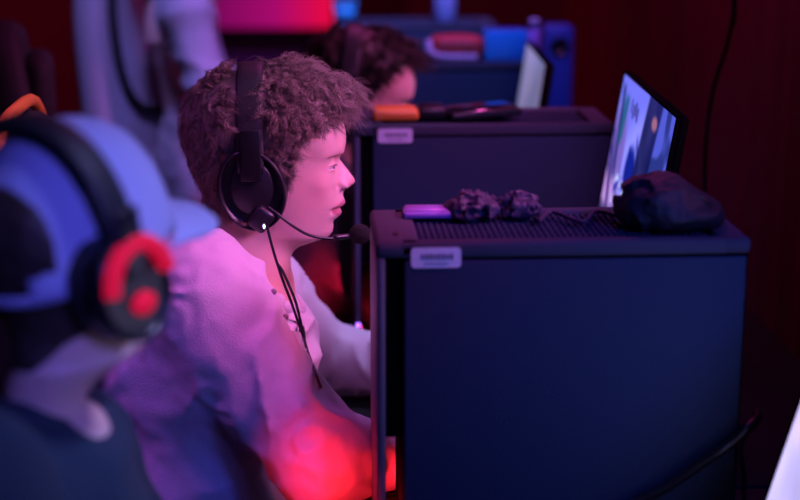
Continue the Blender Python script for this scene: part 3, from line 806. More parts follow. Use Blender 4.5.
# ------------------------------------------------------------------ gaming chairs (local frame, facing +x)
def gaming_chair(label, loc, yaw, fab, trim, piping, recline=10, group=None, hb=1.30, cushions=True):
    t = thing('gaming_chair', label, 'chair', loc, group, world=False, rot=(0, 0, R(yaw)))
    # backrest: a shaped slab with wings
    n = 40; H0, H1 = .50, hb; rs = []
    outl = []
    for a in np.linspace(0, 2*math.pi, n, endpoint=False):
        c, s = math.cos(a), math.sin(a); y = .255*np.sign(c)*abs(c)**.55; z = (H1-H0)/2*np.sign(s)*abs(s)**.5
        y *= 1-.10*(z > 0)*(z/((H1-H0)/2))**2
        outl.append((y, z))
    outl = np.array(outl); zc = (H0+H1)/2; tn = math.tan(R(recline))
    def face(sc, x):
        y = outl[:, 0]*sc; z = outl[:, 1]*(1-(1-sc)*.5)+zc; return np.stack([-.25+x-(z-H0)*tn, y, z], 1)
    back = part('backrest', *rings([face(.80, -.045), face(.95, -.040), face(1, -.015), face(1, .025), face(.94, .045), face(.78, .03), face(.70, .028)]), fab, t)
    # oval panel outlined by piping on the rear and the front
    for sx, xo in ((-1, -.047), (1, .040)):
        a = np.linspace(0, 2*math.pi, 40, endpoint=False)
        yy = .165*np.sign(np.cos(a))*np.abs(np.cos(a))**.7; zz = (zc+.04 if cushions else 1.20)+(.27 if cushions else .21)*np.sign(np.sin(a))*np.abs(np.sin(a))**.8
        part('panel_piping', *tube(np.stack([-.25+xo-(zz-H0)*tn, yy, zz], 1), .013, 8, closed=True), piping, back)
    zt = H1-.03; a = np.linspace(-.21, .21, 14)
    part('top_trim', *tube(np.stack([-.25-(zt-H0)*tn+.01-(a/.21)**2*0, a, zt+.045-.055*(np.abs(a)/.21)**4], 1), .010, 8), trim, back) if trim else None
    if cushions: part('headrest', *rbox((-.25+.055-(H1-.13-H0)*tn, 0, H1-.14), (.06, .26, .15), .028, 4), fab, t)
    if cushions: part('lumbar_cushion', *rbox((-.19-.1*tn, 0, .62), (.07, .30, .17), .03, 4), fab, t)
    part('seat', *rbox((.0, 0, .445), (.52, .50, .09), .035, 4), fab, t)
    for s in (-1, 1):
        part('side_bolster', *rbox((.0, s*.235, .485), (.46, .07, .07), .03, 4), fab, t)
        ar = part('armrest', *rbox((.03, s*.315, .66), (.27, .09, .03), .012, 3), 'plastic', t)
        part('armrest_post', *rbox((.0, s*.315, .54), (.06, .03, .22), .008), 'plastic', ar)
        part('armrest_bracket', *rbox((.0, s*.27, .42), (.06, .13, .025), .006), 'plastic', ar)
        part('recline_hinge', *rbox((-.245, s*.26, .50), (.07, .03, .10), .01), 'plastic', t)
    part('gas_lift', *lathe((0, 0, 0), [(.03, .10), (.03, .24), (.018, .241), (.018, .40)], 'z', 20), 'metal', t)
    hub = part('star_base', *join(lathe((0, 0, 0), [(.05, .07), (.05, .12)], 'z', 20), *[tube([V(0, 0, .10), V(.32*math.cos(k), .32*math.sin(k), .075)], [.03, .02], 8, n=4) for k in np.arange(5)*2*math.pi/5+.3]), 'metal', t)
    for k in np.arange(5)*2*math.pi/5+.3:
        c = V(.32*math.cos(k), .32*math.sin(k), .03); part('caster', *lathe(c, [(.01, -.022), (.03, -.02), (.03, .02), (.01, .022)], 'y', 18), 'plastic', t)
    return t
gaming_chair('black gaming chair with orange top trim behind the curly-haired player', (-.085, HY+.02, 0), 0, 'chair_black', 'orange', 'chair_black', 8, hb=1.268)
gaming_chair('all-black gaming chair pushed back behind the second player', (-.25, 3.34, 0), 8, 'chair_black', None, 'chair_black', 9, hb=1.32)
gaming_chair('pale grey gaming chair with black oval piping on its back', (-.165, TY+.0, 0), -30, 'chair_grey', None, 'chair_black', 6, hb=1.46, cushions=False)

# ------------------------------------------------------------------ desks
DZ = .75
for i, (y0, y1) in enumerate(((.55, 2.13), (2.14, 4.0), (4.01, 5.9))):
    lb = ('black desk carrying the closest computer tower', 'black desk under the curly-haired player\'s forearms', 'black desk along the row, farthest from view')[i]
    t = thing('desk', lb, 'desk', (.40, (y0+y1)/2, 0), 'desks in the row')
    part('desktop', *rbox((.44, (y0+y1)/2, DZ-.0125), (.92, y1-y0, .025), .003), 'desk', t)
    part('modesty_panel', *rbox((.86, (y0+y1)/2, .50), (.016, y1-y0-.12, .40), .002), 'desk', t)
    for x in (.06, .84):
        for y in (y0+.06, y1-.06): part('leg', *rbox((x, y, .3625), (.045, .045, .725), .004), 'metal', t)

# ------------------------------------------------------------------ computer towers
def tower(Y, label, sticker_label, led=True):
    a, b = P(376, 243, 1.9)[0], P(752, 243, 1.9)[0]; X0 = a; W = b-a; H = P(500, 242, 1.9)[2]-DZ; D = .20
    t = thing('computer_tower', label, 'computer', (X0+W/2, Y+D/2, DZ), 'computer towers standing on the desks')
    ft = .014
    o = V(0, Y, DZ)
    part('case_body', *rbox((X0+.035+(W-.035)/2, Y+D/2+.003, DZ+ft+(H-ft-.02)/2), (W-.037, D-.008, H-ft-.02), .004), 'recess', t)
    part('side_panel', *rbox((X0+.0335+(W-.037)/2, Y+.0035, DZ+ft+(H-ft-.022)/2), (W-.040, .007, H-ft-.024), .003), 'case', t)
    part('side_panel', *rbox((X0+.0335+(W-.037)/2, Y+D-.0035, DZ+ft+(H-ft-.022)/2), (W-.040, .007, H-ft-.024), .003), 'case', t)
    # standing-off front panel, joined by a bracket high up
    fp = part('front_panel', *rbox((X0+.006, Y+D/2, DZ+ft+(H-ft-.02)/2), (.011, D, H-ft-.02), .004), 'case_edge', t)
    part('front_bracket', *rbox((X0+.022, Y+D/2, DZ+H-.02-.12), (.024, D-.03, .24), .002), 'recess', fp)
    # top: raised frame with a perforated tray
    top = part('top_cover', *join(rbox((X0+.028, Y+D/2, DZ+H-.010), (.056, D, .020), .006), rbox((X0+W-.02, Y+D/2, DZ+H-.010), (.04, D, .020), .006),
              rbox((X0+W/2, Y+.011, DZ+H-.010), (W-.06, .022, .020), .004), rbox((X0+W/2, Y+D-.011, DZ+H-.010), (W-.06, .022, .020), .004)), 'case_top', t)
    vents = [rbox((X0+W/2, Y+D/2, DZ+H-.014), (W-.06, D-.03, .006), 0)]
    vm = []
    for k in range(46):
        x = X0+.062+k*(W-.11)/45; vm.append(rbox((x, Y+D/2, DZ+H-.008), (.0035, D-.044, .006), 0))
    for k in range(7): vm.append(rbox((X0+W/2, Y+.04+k*.02, DZ+H-.0075), (W-.10, .003, .006), 0))
    part('dust_filter', *join(*vents, *vm), 'case', top, smooth=False)
    # sticker
    sx0, sx1, sz = P(411, 258, 1.9)[0], P(461, 258, 1.9)[0], P(411, 258, 1.9)[2]; hh = .026
    def rr(w_, h_, r=.005, n=6):
        pts = []
        for cx, cz, a0 in ((w_/2-r, h_/2-r, 0), (-w_/2+r, h_/2-r, 90), (-w_/2+r, -h_/2+r, 180), (w_/2-r, -h_/2+r, 270)):
            for k in range(n+1): a = R(a0+90*k/n); pts.append((cx+r*math.cos(a), cz+r*math.sin(a)))
        return np.array(pts)
    q = rr(sx1-sx0, hh); cxx = (sx0+sx1)/2
    mk = lambda y, c=(0, 0): np.stack([cxx+q[:, 0]+c[0], np.full(len(q), y), sz+q[:, 1]+c[1]], 1)
    st = part('asset_sticker', *rings([mk(Y-.0002), mk(Y-.0010)]), 'sticker', t, sticker_label, smooth=False)
    ink = [rbox((cxx-.017+k*.0052, Y-.0013, sz+.0015), (.0036, .0006, .0075 if k % 3 else .006), 0) for k in range(8)]+[rbox((cxx, Y-.0013, sz-.0075), (.030, .0006, .0014), 0)]
    part('sticker_print', *join(*ink), 'ink', st, smooth=False)
    # feet, power button, fans behind the front panel
    for x in (X0+.07, X0+W-.05):
        for y in (Y+.03, Y+D-.03): part('foot', *lathe((x, y, DZ), [(.014, 0), (.016, .014)], 'z', 16), 'plastic', t)
    part('power_button', *lathe((X0+.03, Y+.05, DZ+H), [(.007, -.002), (.007, .0012), (.004, .0018)], 'z', 18), 'satin', top)
    if led:
        part('light_strip', *rbox((X0+.0125, Y+D/2, DZ+.030), (.003, D-.08, .012), .001), 'led_red', fp, 'glowing red strip')
    part('indicator_light', *lathe((X0+.006, Y-.001, DZ+.060), [(.004, .001), (.004, -.002)], 'y', 12), 'led_violet', fp, 'violet light')
    # rear sockets and cable stubs
    part('rear_grille', *join(*[rbox((X0+W+.0005, Y+.05+k*.014, DZ+.26), (.003, .006, .12), 0) for k in range(8)]), 'metal', t, smooth=False)
    return t, X0, W, H
SP = .90
names = ['black computer tower with pale sticker, closest and largest in the row', 'black computer tower carrying an orange slab and a black tablet, second in the row',
         'dark computer tower carrying the red packet and blue carton', 'dark computer tower at the far end carrying a cyan tub and a pale blue bottle']
for i in range(4):
    T1, X0, W, H = tower(1.9+SP*i, names[i], 'white asset sticker')
TOP = DZ+H

# ------------------------------------------------------------------ monitors
def screen_rgb(u, v, kind):
    """picture on the screen, u across, v down"""
    n1 = vn(np.stack([u*9, v*6, u*0+kind*3.1], -1)); n2 = vn(np.stack([u*40, v*34, u*0+kind], -1)); n3 = vn(np.stack([u*3+v*2, v*3, u*0+7], -1))
    def mix(a, b, m): return a*(1-m[..., None])+np.array(b)*m[..., None]
    ss = lambda x, a, b: np.clip((x-a)/(b-a), 0, 1)**2*(3-2*np.clip((x-a)/(b-a), 0, 1))
    c = np.zeros(u.shape+(3,))+np.array([.40, .40, 1.0])
    c = mix(c, (.22, .24, .85), ss(n3, .4, .8)*.7)
    # building on the left: pale walls, dark slanting edges
    bl = ss(.24+.10*v-u, 0, .03); c = mix(c, (.30, .22, .62), bl*ss(v, .12, .3)); c = mix(c, (.62, .40, .80), bl*ss(v, .48, .62))
    c = mix(c, (.02, .06, .22), ss(.040-np.abs(u-.05-.16*v), 0, .03)*ss(v, .02, .08)*ss(.62-v, 0, .1))
    c = mix(c, (.02, .20, .30), ss(.055-np.abs(u-.16+.06*v), 0, .03)*ss(.40-v, 0, .08)*ss(v, .06, .12)*(.5+.5*n1))
    for o_, k_ in ((.30, .28), (.40, .36), (.50, .42)): c = mix(c, (.05, .04, .26), ss(.018-np.abs(u-.01-k_*(v-o_)), 0, .010)*ss(v, o_, o_+.03))
    # blue figure and pale broken ground
    c = mix(c, (.02, .05, .40), ss(.095-np.hypot((u-.42)*.8, (v-.46)*.5), 0, .04))
    c = mix(c, (.02, .05, .36), ss(.030-np.abs(u-.37), 0, .02)*ss(v, .30, .34)*ss(.52-v, 0, .05))
    c = mix(c, (.10, .12, .55), ss(.03-np.abs(u-.50-.04*np.sin(v*20)), 0, .02)*ss(v, .20, .3)*ss(.5-v, 0, .05))
    gr = ss(v, .48, .54)*ss(.62-u, 0, .05)*ss(u, .16, .22); c = mix(c, (.04, .08, .50), gr*ss(n2, .35, .5)); c = mix(c, (.70, .72, 1.0), gr*ss(n2, .60, .66))
    # right: dark slanted tree band, blue haze, green bank
    rt = ss(u, .64, .70); c = mix(c, (.10, .14, .62), rt*.8); c = mix(c, (.01, .34, .28), rt*ss(v+.9*u-.25*n1, 1.02, 1.16)); c = mix(c, (.02, .05, .20), rt*ss(n1, .62, .75)*.7)
    c = mix(c, (.02, .03, .16), ss(.14-np.abs(u-.66+.14*v), 0, .04)*(.85+.15*n1))
    c = mix(c, (.55, .28, .36), ss(.05-np.hypot((u-.69)*.8, v-.11), 0, .03)*.8); c = mix(c, (.74, .62, .92), ss(.11-np.hypot((u-.76)*.8, v-.50), 0, .05)*ss(n2, .3, .5))
    c = mix(c, (.95, .05, .25), ss(.045-np.hypot((u-.70)*.7, v-.60), 0, .02)); c = mix(c, (.04, .06, .20), ss(v, .70, .78)*.85)
    # small caption marks in the sky
    for k in range(4): c = mix(c, (.05, .05, .22), ((np.abs(u-.255-k*.042) < .013) & (np.abs(v-.125-.02*(k % 2)) < .04)).astype(float)*.9)
    if kind == 2: c = c[..., ::-1]*.2+np.array([.40, .44, .95])*(.45+.6*n3[..., None])
    if kind == 3: c = c*.25+np.array([.60, .52, .98])*(.45+.6*n1[..., None])
    if kind == 1: c = np.clip(c, 0, 1)**1.45
    return np.clip(c, 0, 1)
def screen_mat(name, strength):
    m = bpy.data.materials.new(name); m.use_nodes = True; nt = m.node_tree; b = nt.nodes['Principled BSDF']
    a = nt.nodes.new('ShaderNodeAttribute'); a.attribute_name = 'picture'; nt.links.new(a.outputs['Color'], b.inputs['Emission Color'])
    b.inputs['Base Color'].default_value = (.01, .01, .012, 1); b.inputs['Roughness'].default_value = .35; b.inputs['Specular IOR Level'].default_value = .15; b.inputs['Emission Strength'].default_value = strength
    return m
def monitor(label, farx, nearx, yf, yn, ztop, kind, strength, tilt=10, Hs=.305):
    """screen faces the players; far and near edge of its top"""
    a = V(farx, yf, ztop); b = V(nearx, yn, ztop); Wd = np.linalg.norm(b-a); ex = (b-a)/Wd
    nrm = np.cross(V(0, 0, 1), ex); nrm = nrm/np.linalg.norm(nrm)
    if nrm[0] > 0: nrm = -nrm
    ez = V(0, 0, -1)*math.cos(R(tilt))+nrm*math.sin(R(tilt)); nz = np.cross(ez, ex); nz /= np.linalg.norm(nz)
    if nz[0] > 0: nz = -nz
    mid = (a+b)/2+ez*Hs/2; footc = V(mid[0]+.09, mid[1], DZ)
    t = thing('monitor', label, 'monitor', footc, 'monitors along the desks')
    def slab(u0, u1, v0, v1, d0, d1, m, name, par, bev=.003):
        c = []
        pts = [a+ex*u+ez*v_+nz*d for d in (d0, d1) for u, v_ in ((u0, v0), (u1, v0), (u1, v1), (u0, v1))]
        f = [[0, 1, 2, 3], [7, 6, 5, 4], [0, 4, 5, 1], [1, 5, 6, 2], [2, 6, 7, 3], [3, 7, 4, 0]]
        bm = bmesh.new(); vs = [bm.verts.new(p) for p in pts]; [bm.faces.new([vs[i] for i in q]) for q in f]
        bmesh.ops.recalc_face_normals(bm, faces=bm.faces[:]); bmesh.ops.bevel(bm, geom=bm.edges[:], offset=bev, segments=2, affect='EDGES')
        v = np.array([p.co[:] for p in bm.verts]); bm.faces.ensure_lookup_table(); bm.verts.index_update(); ff = [[q.index for q in x.verts] for x in bm.faces]; bm.free()
        return part(name, v, ff, m, par)
    g = .006
    body = slab(-g, Wd+g, -g, Hs+.018, -.018, -.0015, 'recess', 'housing', t, .004)
    slab(-g, Wd+g, -g, -.001, -.004, .0022, 'recess', 'bezel', t, .0008)
    slab(-g, Wd+g, Hs+.001, Hs+.018, -.004, .0022, 'recess', 'bezel', t, .0008)
    slab(-g, -.001, -g, Hs+.018, -.004, .0022, 'recess', 'bezel', t, .0008)
    slab(Wd+.001, Wd+g, -g, Hs+.018, -.004, .0022, 'recess', 'bezel', t, .0008)
    nu, nv = 150, 90; U, Vv = np.meshgrid(np.linspace(0, 1, nu), np.linspace(0, 1, nv)); pts = a+ex*(U*Wd)[..., None]+ez*(Vv*Hs)[..., None]
    idx = np.arange(nu*nv).reshape(nv, nu); f = np.stack([idx[:-1, :-1], idx[:-1, 1:], idx[1:, 1:], idx[1:, :-1]], -1).reshape(-1, 4)
    v = pts.reshape(-1, 3); me_o = part('screen', v, f, screen_mat('lit_screen', strength), t, 'lit game picture', smooth=False)
    ca = me_o.data.color_attributes.new('picture', 'FLOAT_COLOR', 'POINT'); c = screen_rgb(U, Vv, kind).reshape(-1, 3); c = np.concatenate([c, np.ones((len(c), 1))], 1)
    ca.data.foreach_set('color', c.ravel().astype(np.float32))
    pc = mid-nz*.035
    part('stand_neck', *tube([pc, V(footc[0], footc[1], pc[2]-.06), V(footc[0], footc[1], DZ+.006)], [.022, .022, .020], 12, n=14), 'plastic', t)
    part('stand_foot', *rbox((footc[0]-.02, footc[1], DZ+.006), (.20, .26, .012), .005), 'plastic', t)
    return t
q1, q2 = P(625, 74, 2.74), P(677, 119, 2.24)
monitor('monitor showing a blue-sky game scene, in front of the curly-haired player', q1[0], q2[0], 2.74, 2.24, (q1[2]+q2[2])/2, 1, 1.15, 9)
q3 = P(546, 46, 3.62)
monitor('pale blue monitor seen nearly edge on beyond the second computer', P(527, 42, 3.62)[0], P(546, 62, 3.22)[0], 3.62, 3.22, q3[2]+.005, 2, .5, 8)
monitor('bright monitor at the lower right edge, beside the closest computer', .650, .60, 1.78, 1.26, 1.22, 3, 1.35, 15, .36)

# ------------------------------------------------------------------ things on the towers
def on_top(px, py, Y): return P(px, py, Y)
# nearest tower
Y1 = 1.9
def phone(cx, cy, w, d, rz, m, label, name='phone', h=.009, cat='phone', z=None):
    z = TOP if z is None else z
    t = thing(name, label, cat, (cx, cy, z)); v, f = rbox((0, 0, h/2), (w, d, h), .004, 3); Rm = np.array(Euler((0, 0, R(rz))).to_matrix())
    part('case' if name == 'phone' else 'body', v@Rm.T+V(cx, cy, z), f, m, t)
    v, f = rbox((0, 0, h+.0004), (w*.92, d*.88, .0012), .0005, 1); part('screen' if name == 'phone' else 'lid', v@Rm.T+V(cx, cy, z), f, 'glass_dark' if name != 'phone' else 'phone_case', t)
    return t
pp = P(432, 207, 2.0)
phone(pp[0]+.004, 2.055, .076, .045, -3, 'phone_case', 'violet cased phone lying flat on the closest computer', h=.010)
# crumpled wrappers
def crumple(name, label, cat, c, r, m, seed, group=None, fz=26, amp=.35):
    c = np.array(c, float)
    def fn(p):
        q = p-c; d = ell(p, c+V(0, 0, r[2]*.75), r); n = ridge(q*fz+seed)+.5*ridge(q*fz*2.1+seed*2)
        d = d-min(r)*amp*(n-.85); return np.maximum(d, c[2]-p[..., 2])
    v, f = sdfmesh(fn, c-V(r[0]*1.6, r[1]*1.6, .012), c+V(r[0]*1.6, r[1]*1.6, r[2]*2.6), max(.002, min(r)/8), 0)
    return solo(name, label, cat, v, f, m, c, group)
w1 = P(475, 206, 2.0); w2 = P(503, 207, 2.02)
crumple('snack_wrapper', 'crumpled dark wrapper beside the violet phone', 'wrapper', (w1[0], 2.05, TOP), (.034, .028, .016), 'foil', 3.3, 'crumpled wrappers on the closest computer', 62, .95)
crumple('snack_wrapper', 'smaller crumpled wrapper between the first wrapper and the black pouch', 'wrapper', (w2[0]+.026, 2.05, TOP), (.026, .024, .015), 'foil', 8.1, 'crumpled wrappers on the closest computer', 70, .95)
kp = P(560, 208, 2.03)
# thin cable lying on the lid
cb = [V(w2[0]+.045, 2.0, TOP+.003), V(w2[0]+.07, 2.05, TOP+.004), V(w2[0]+.10, 1.99, TOP+.004), V(w2[0]+.13, 2.05, TOP+.004), V(w2[0]+.155, 2.02, TOP+.004)]
v, f = tube(cb, .003, 8, n=40); solo('charging_cable', 'thin dark cable lying wavy on the closest computer lid', 'cable', v, f, 'foil', cb[0])
pc = P(668, 224, 1.98)
def pouch_f(p):
    c = V(pc[0], 1.99, TOP); d = ell(p, c+V(-.012, 0, .026), (.052, .06, .036)); d = smin(d, ell(p, c+V(.028, 0, .014), (.040, .055, .022)), .02)
    q = p-c; d = d-.010*(ridge(q*V(30, 14, 34)+vn(p*26)[..., None]*1.4)-.5)-.003*ridge(q*95); return np.maximum(d, TOP-p[..., 2])
v, f = sdfmesh(pouch_f, (pc[0]-.11, 1.90, TOP-.012), (pc[0]+.11, 2.08, TOP+.10), .003, 0)
po = solo('cloth_pouch', 'crumpled black cloth pouch on the right end of the closest computer', 'pouch', v, f, 'pouch', (pc[0], 1.99, TOP))
part('drawstring', *tube([(pc[0]-.02, 1.985, TOP+.058), (pc[0]+.03, 1.955, TOP+.044), (pc[0]+.06, 1.965, TOP+.02), (pc[0]+.075, 1.99, TOP+.004)], .0022, 8, n=24), 'plastic', po)
# cable drooping across the side of the nearest tower
cb = [P(757, 412, 2.02), P(755, 421, 1.90), P(728, 445, 1.878), P(700, 464, 1.877), P(668, 486, 1.877), P(636, 502, 1.878), P(600, 530, 1.88), V(P(590, 560, 1.88)[0], 1.88, DZ+.007)]
v, f = tube(cb, .0066, 10, n=60); solo('power_cable', 'thick black cable drooping across the side of the closest computer', 'cable', v, f, 'plastic', cb[-1])
cb = [P(747, 430, 1.886), P(741, 452, 1.888), P(744, 480, 1.888), P(743, 520, 1.888), V(P(742, 520, 1.888)[0], 1.886, DZ+.005)]
v, f = tube(cb, .0032, 8, n=40); solo('signal_cable', 'thin black cable hanging down the rear corner of the closest computer', 'cable', v, f, 'plastic', cb[-1])
# second tower
y2 = 1.9+SP
q = P(395, 108, y2+.07); t = thing('power_bank', 'bright orange slab lying on the second computer', 'power bank', (q[0], y2+.07, TOP))
part('body', *rbox((q[0], y2+.07, TOP+.011), (.083, .07, .022), .008, 3), 'orange', t); part('port', *rbox((q[0]+.0405, y2+.07, TOP+.014), (.003, .012, .006), .0005), 'plastic', t)
q = P(432, 106, y2+.08); t = thing('controller_box', 'small flat black case right of the orange slab', 'case', (q[0], y2+.09, TOP))
part('body', *rbox((q[0], y2+.09, TOP+.011), (.048, .075, .022), .006, 3), 'plastic', t); part('lid_seam', *rbox((q[0], y2+.09, TOP+.013), (.0495, .0765, .0015), .0004), 'satin', t)
q = P(480, 112, y2+.08); v, f = rbox((0, 0, .008), (.135, .10, .014), .004, 3); Rm = np.array(Euler((0, R(-3), R(12))).to_matrix())
t = thing('tablet', 'dark tablet lying tilted across the second computer', 'tablet', (q[0], y2+.09, TOP)); part('body', v@Rm.T+V(q[0], y2+.09, TOP+.003), f, 'plastic', t)
v, f = rbox((0, 0, .0155), (.122, .088, .0012), .0005, 1); part('screen', v@Rm.T+V(q[0], y2+.09, TOP+.003), f, 'glass_dark', t)
# third tower
y3 = 1.9+2*SP
a, b = P(430, 50, y3+.08)[0], P(483, 50, y3+.08)[0]
def packet(p):
    c = V((a+b)/2, y3+.08, TOP+.03); q = p-c; e = np.abs(q)/V((b-a)/2, .06, .026); return ((e**4).sum(-1)**.25-1)*.024+.0015*(vn(p*50)-.5)
v, f = sdfmesh(packet, ((a-.02), y3, TOP-.01), (b+.02, y3+.16, TOP+.075), .004)
t = thing('snack_packet', 'red packet with pale rim on the third computer', 'packet', ((a+b)/2, y3+.08, TOP)); part('pouch', v, f, 'red_card', t)
part('rim', *tube([((a-.006), y3+.05, TOP+.045), (a-.002, y3+.03, TOP+.020), (a+.03, y3+.02, TOP+.010), (b-.02, y3+.018, TOP+.009)], .009, 8, n=20), 'rim_card', t)
a, b = P(484, 50, y3+.05)[0], P(526, 50, y3+.05)[0]; t = thing('carton', 'bright blue carton standing on the third computer', 'carton', ((a+b)/2, y3+.05, TOP))
part('box', *rbox(((a+b)/2, y3+.05, TOP+.036), (b-a, .06, .072), .003), 'blue_card', t); part('flap', *rbox(((a+b)/2, y3+.05, TOP+.0732), (b-a-.004, .056, .0018), .0005), 'navy_card', t)
a, b = P(524, 50, y3+.06)[0], P(537, 50, y3+.06)[0]; t = thing('lip_balm_tube', 'pink upright tube right of the blue carton', 'tube', ((a+b)/2+.008, y3+.06, TOP))
part('tube_body', *lathe(((a+b)/2+.008, y3+.06, TOP), [(.013, 0), (.014, .004), (.014, .07), (.012, .072)], 'z', 20), 'pink_pl', t); part('tube_cap', *lathe(((a+b)/2+.008, y3+.06, TOP+.0722), [(.012, 0), (.013, .02), (.010, .024)], 'z', 20), 'rim_card', t)
# fourth tower
y4 = 1.9+3*SP
q = P(345, 8, y4+.08); t = thing('plastic_tub', 'cyan tub on the farthest computer, left end', 'tub', (q[0], y4+.08, TOP)); part('tub_body', *lathe((q[0], y4+.08, TOP), [(.03, 0), (.036, .05)], 'z', 24), 'cyan_pl', t); part('lid', *lathe((q[0], y4+.08, TOP+.05), [(.039, 0), (.039, .008), (.03, .010)], 'z', 24), 'cyan_pl', t)
q = P(445, 8, y4+.08); t = thing('water_bottle', 'pale blue bottle on the farthest computer', 'bottle', (q[0], y4+.08, TOP)); part('bottle_body', *lathe((q[0], y4+.08, TOP), [(.030, 0), (.034, .005), (.034, .10), (.030, .13), (.014, .16), (.014, .17)], 'z', 24), 'clear_blue', t)
part('bottle_cap', *lathe((q[0], y4+.08, TOP+.17), [(.016, 0), (.016, .018), (.014, .02)], 'z', 20), 'blue_card', t)
# carton on the far desk by the drape
q = P(553, 45, 4.35); t = thing('speaker', 'dim navy box speaker standing by the drape', 'speaker', (q[0]+.01, 4.35, DZ)); part('cabinet', *rbox((q[0]+.01, 4.35, (DZ+q[2]+.055)/2), (.075, .10, q[2]+.055-DZ), .006), 'navy_card', t)
part('speaker_cone', *lathe((q[0]+.01, 4.30, q[2]), [(.028, -.002), (.026, -.004), (.010, .002)], 'y', 24), 'plastic', t)

# keyboard, mouse and mat of the player in focus
t = thing('mouse_mat', 'black cloth desk mat under the keyboard and mouse', 'mat', (.36, 2.40, DZ)); part('mat', *rbox((.30, 2.42, DZ+.0015), (.36, .56, .003), .001), 'foam', t); part('stitched_edge', *tube([(.12, 2.14, DZ+.003), (.48, 2.14, DZ+.003), (.48, 2.70, DZ+.003), (.12, 2.70, DZ+.003)], .0014, 6, closed=True), 'satin', t)
t = thing('keyboard', 'black keyboard in front of the player, mostly behind the closest computer', 'keyboard', (.24, 2.50, DZ+.003)); part('deck', *rbox((.235, 2.50, DZ+.015), (.14, .36, .020), .004), 'plastic', t)
ks = [rbox((.180+r*.0215, 2.335+c*.0205, DZ+.029), (.017, .016, .009), .002, 1) for r in range(6) for c in range(17)]
o = part('keys', *join(*ks), 'satin', t)
t = thing('mouse', 'dark gaming mouse under the near hand', 'mouse', (.235, 2.235, DZ+.003))
def mf(p): return np.maximum(ell(p, V(.235, 2.235, DZ+.006), (.058, .032, .034)), DZ+.003-p[..., 2])
v, f = sdfmesh(mf, (.16, 2.19, DZ-.005), (.31, 2.28, DZ+.05), .004); part('shell', v, f, 'plastic', t); part('scroll_wheel', *lathe((.272, 2.235, DZ+.028), [(.007, -.003), (.007, .003)], 'y', 14), 'satin', t)

# ------------------------------------------------------------------ the room
def quad(a, b, c, d): return np.array([a, b, c, d], float), [[0, 1, 2, 3]]
XL, XR, YB, YF, ZC = -3.2, 1.25, 7.6, -2.6, 3.2
struct('floor', *quad((XL, YF, 0), (XR+.3, YF, 0), (XR+.3, YB, 0), (XL, YB, 0)), 'floor', 'dark carpeted floor')
struct('ceiling', *quad((XL, YF, ZC), (XL, YB, ZC), (XR+.3, YB, ZC), (XR+.3, YF, ZC)), 'ceiling', 'black ceiling')
struct('wall_left', *quad((XL, YF, 0), (XL, YB, 0), (XL, YB, ZC), (XL, YF, ZC)), 'wall', 'dark red left wall')
struct('wall_back', *quad((XL, YB, 0), (XR+.3, YB, 0), (XR+.3, YB, ZC), (XL, YB, ZC)), 'wall', 'dark red back wall')
struct('wall_front', *quad((XL, YF, 0), (XL, YF, ZC), (XR+.3, YF, ZC), (XR+.3, YF, 0)), 'wall', 'dark red wall behind the viewer')
struct('wall_right', *quad((XR+.3, YF, 0), (XR+.3, YF, ZC), (XR+.3, YB, ZC), (XR+.3, YB, 0)), 'wall', 'right wall behind the drape')
yy = np.linspace(YF+.1, YB-.1, 900); zz = np.linspace(.03, ZC-.05, 24); Yg, Zg = np.meshgrid(yy, zz)
Xg = XR+.035*np.sin(Yg*26+1.5*np.sin(Yg*3.1))*(.55+.45*vn(np.stack([Yg*2, Zg*.5, Yg*0], -1)))+.012*np.sin(Yg*61+Zg*.6)
vv = np.stack([Xg, Yg, Zg], -1).reshape(-1, 3); idx = np.arange(900*24).reshape(24, 900)
solo('drape', 'dark maroon floor-length drape along the right wall', 'curtain', vv, np.stack([idx[:-1, :-1], idx[:-1, 1:], idx[1:, 1:], idx[1:, :-1]], -1).reshape(-1, 4), 'curtain', (XR, 2.5, 0))
cb = [P(737, -60, 2.9), P(735, 0, 2.9), P(727, 45, 2.9), P(713, 90, 2.9), P(706, 140, 2.9), P(704, 200, 2.9), P(700, 320, 2.9)]
cb = [c*V(0, 1, 1)+V(XR-.06, 0, 0) if False else c for c in cb]
cb.insert(0, V(cb[0][0]+.01, 2.9, ZC-.02)); cb.append(V(cb[-1][0]-.02, 2.9, DZ+.004))
v, f = tube(cb, .0045, 8, n=80); solo('hanging_cord', 'thin black cord hanging in front of the maroon drape', 'cord', v, f, 'plastic', cb[-1])
# lit panel, low sofa, on the far side
a, b, z0 = P(190, 28, 7.3), P(333, 28, 7.3), P(250, 28, 7.3)[2]
m = bpy.data.materials.new('video_wall'); m.use_nodes = True; nt = m.node_tree; bs = nt.nodes['Principled BSDF']
tc = nt.nodes.new('ShaderNodeTexCoord'); sx = nt.nodes.new('ShaderNodeSeparateXYZ'); rp = nt.nodes.new('ShaderNodeValToRGB'); mr = nt.nodes.new('ShaderNodeMapRange')
nt.links.new(tc.outputs['Object'], sx.inputs[0]); nt.links.new(sx.outputs['X'], mr.inputs[0]); mr.inputs[1].default_value = a[0]-(a[0]+b[0])/2; mr.inputs[2].default_value = b[0]-(a[0]+b[0])/2
nt.links.new(mr.outputs[0], rp.inputs[0]); rp.color_ramp.elements[0].color = (.11, .002, .09, 1); rp.color_ramp.elements[0].position = .0; rp.color_ramp.elements[1].color = (.85, .003, .06, 1); rp.color_ramp.elements[1].position = .95
e = rp.color_ramp.elements.new(.6); e.color = (.42, .003, .16, 1)
nt.links.new(rp.outputs[0], bs.inputs['Emission Color']); bs.inputs['Emission Strength'].default_value = .9; bs.inputs['Base Color'].default_value = (.02, .01, .02, 1)
M['video'] = m
t = thing('video_wall', 'glowing magenta to red video panel at the far end of the room', 'screen', ((a[0]+b[0])/2, 7.3, 0))
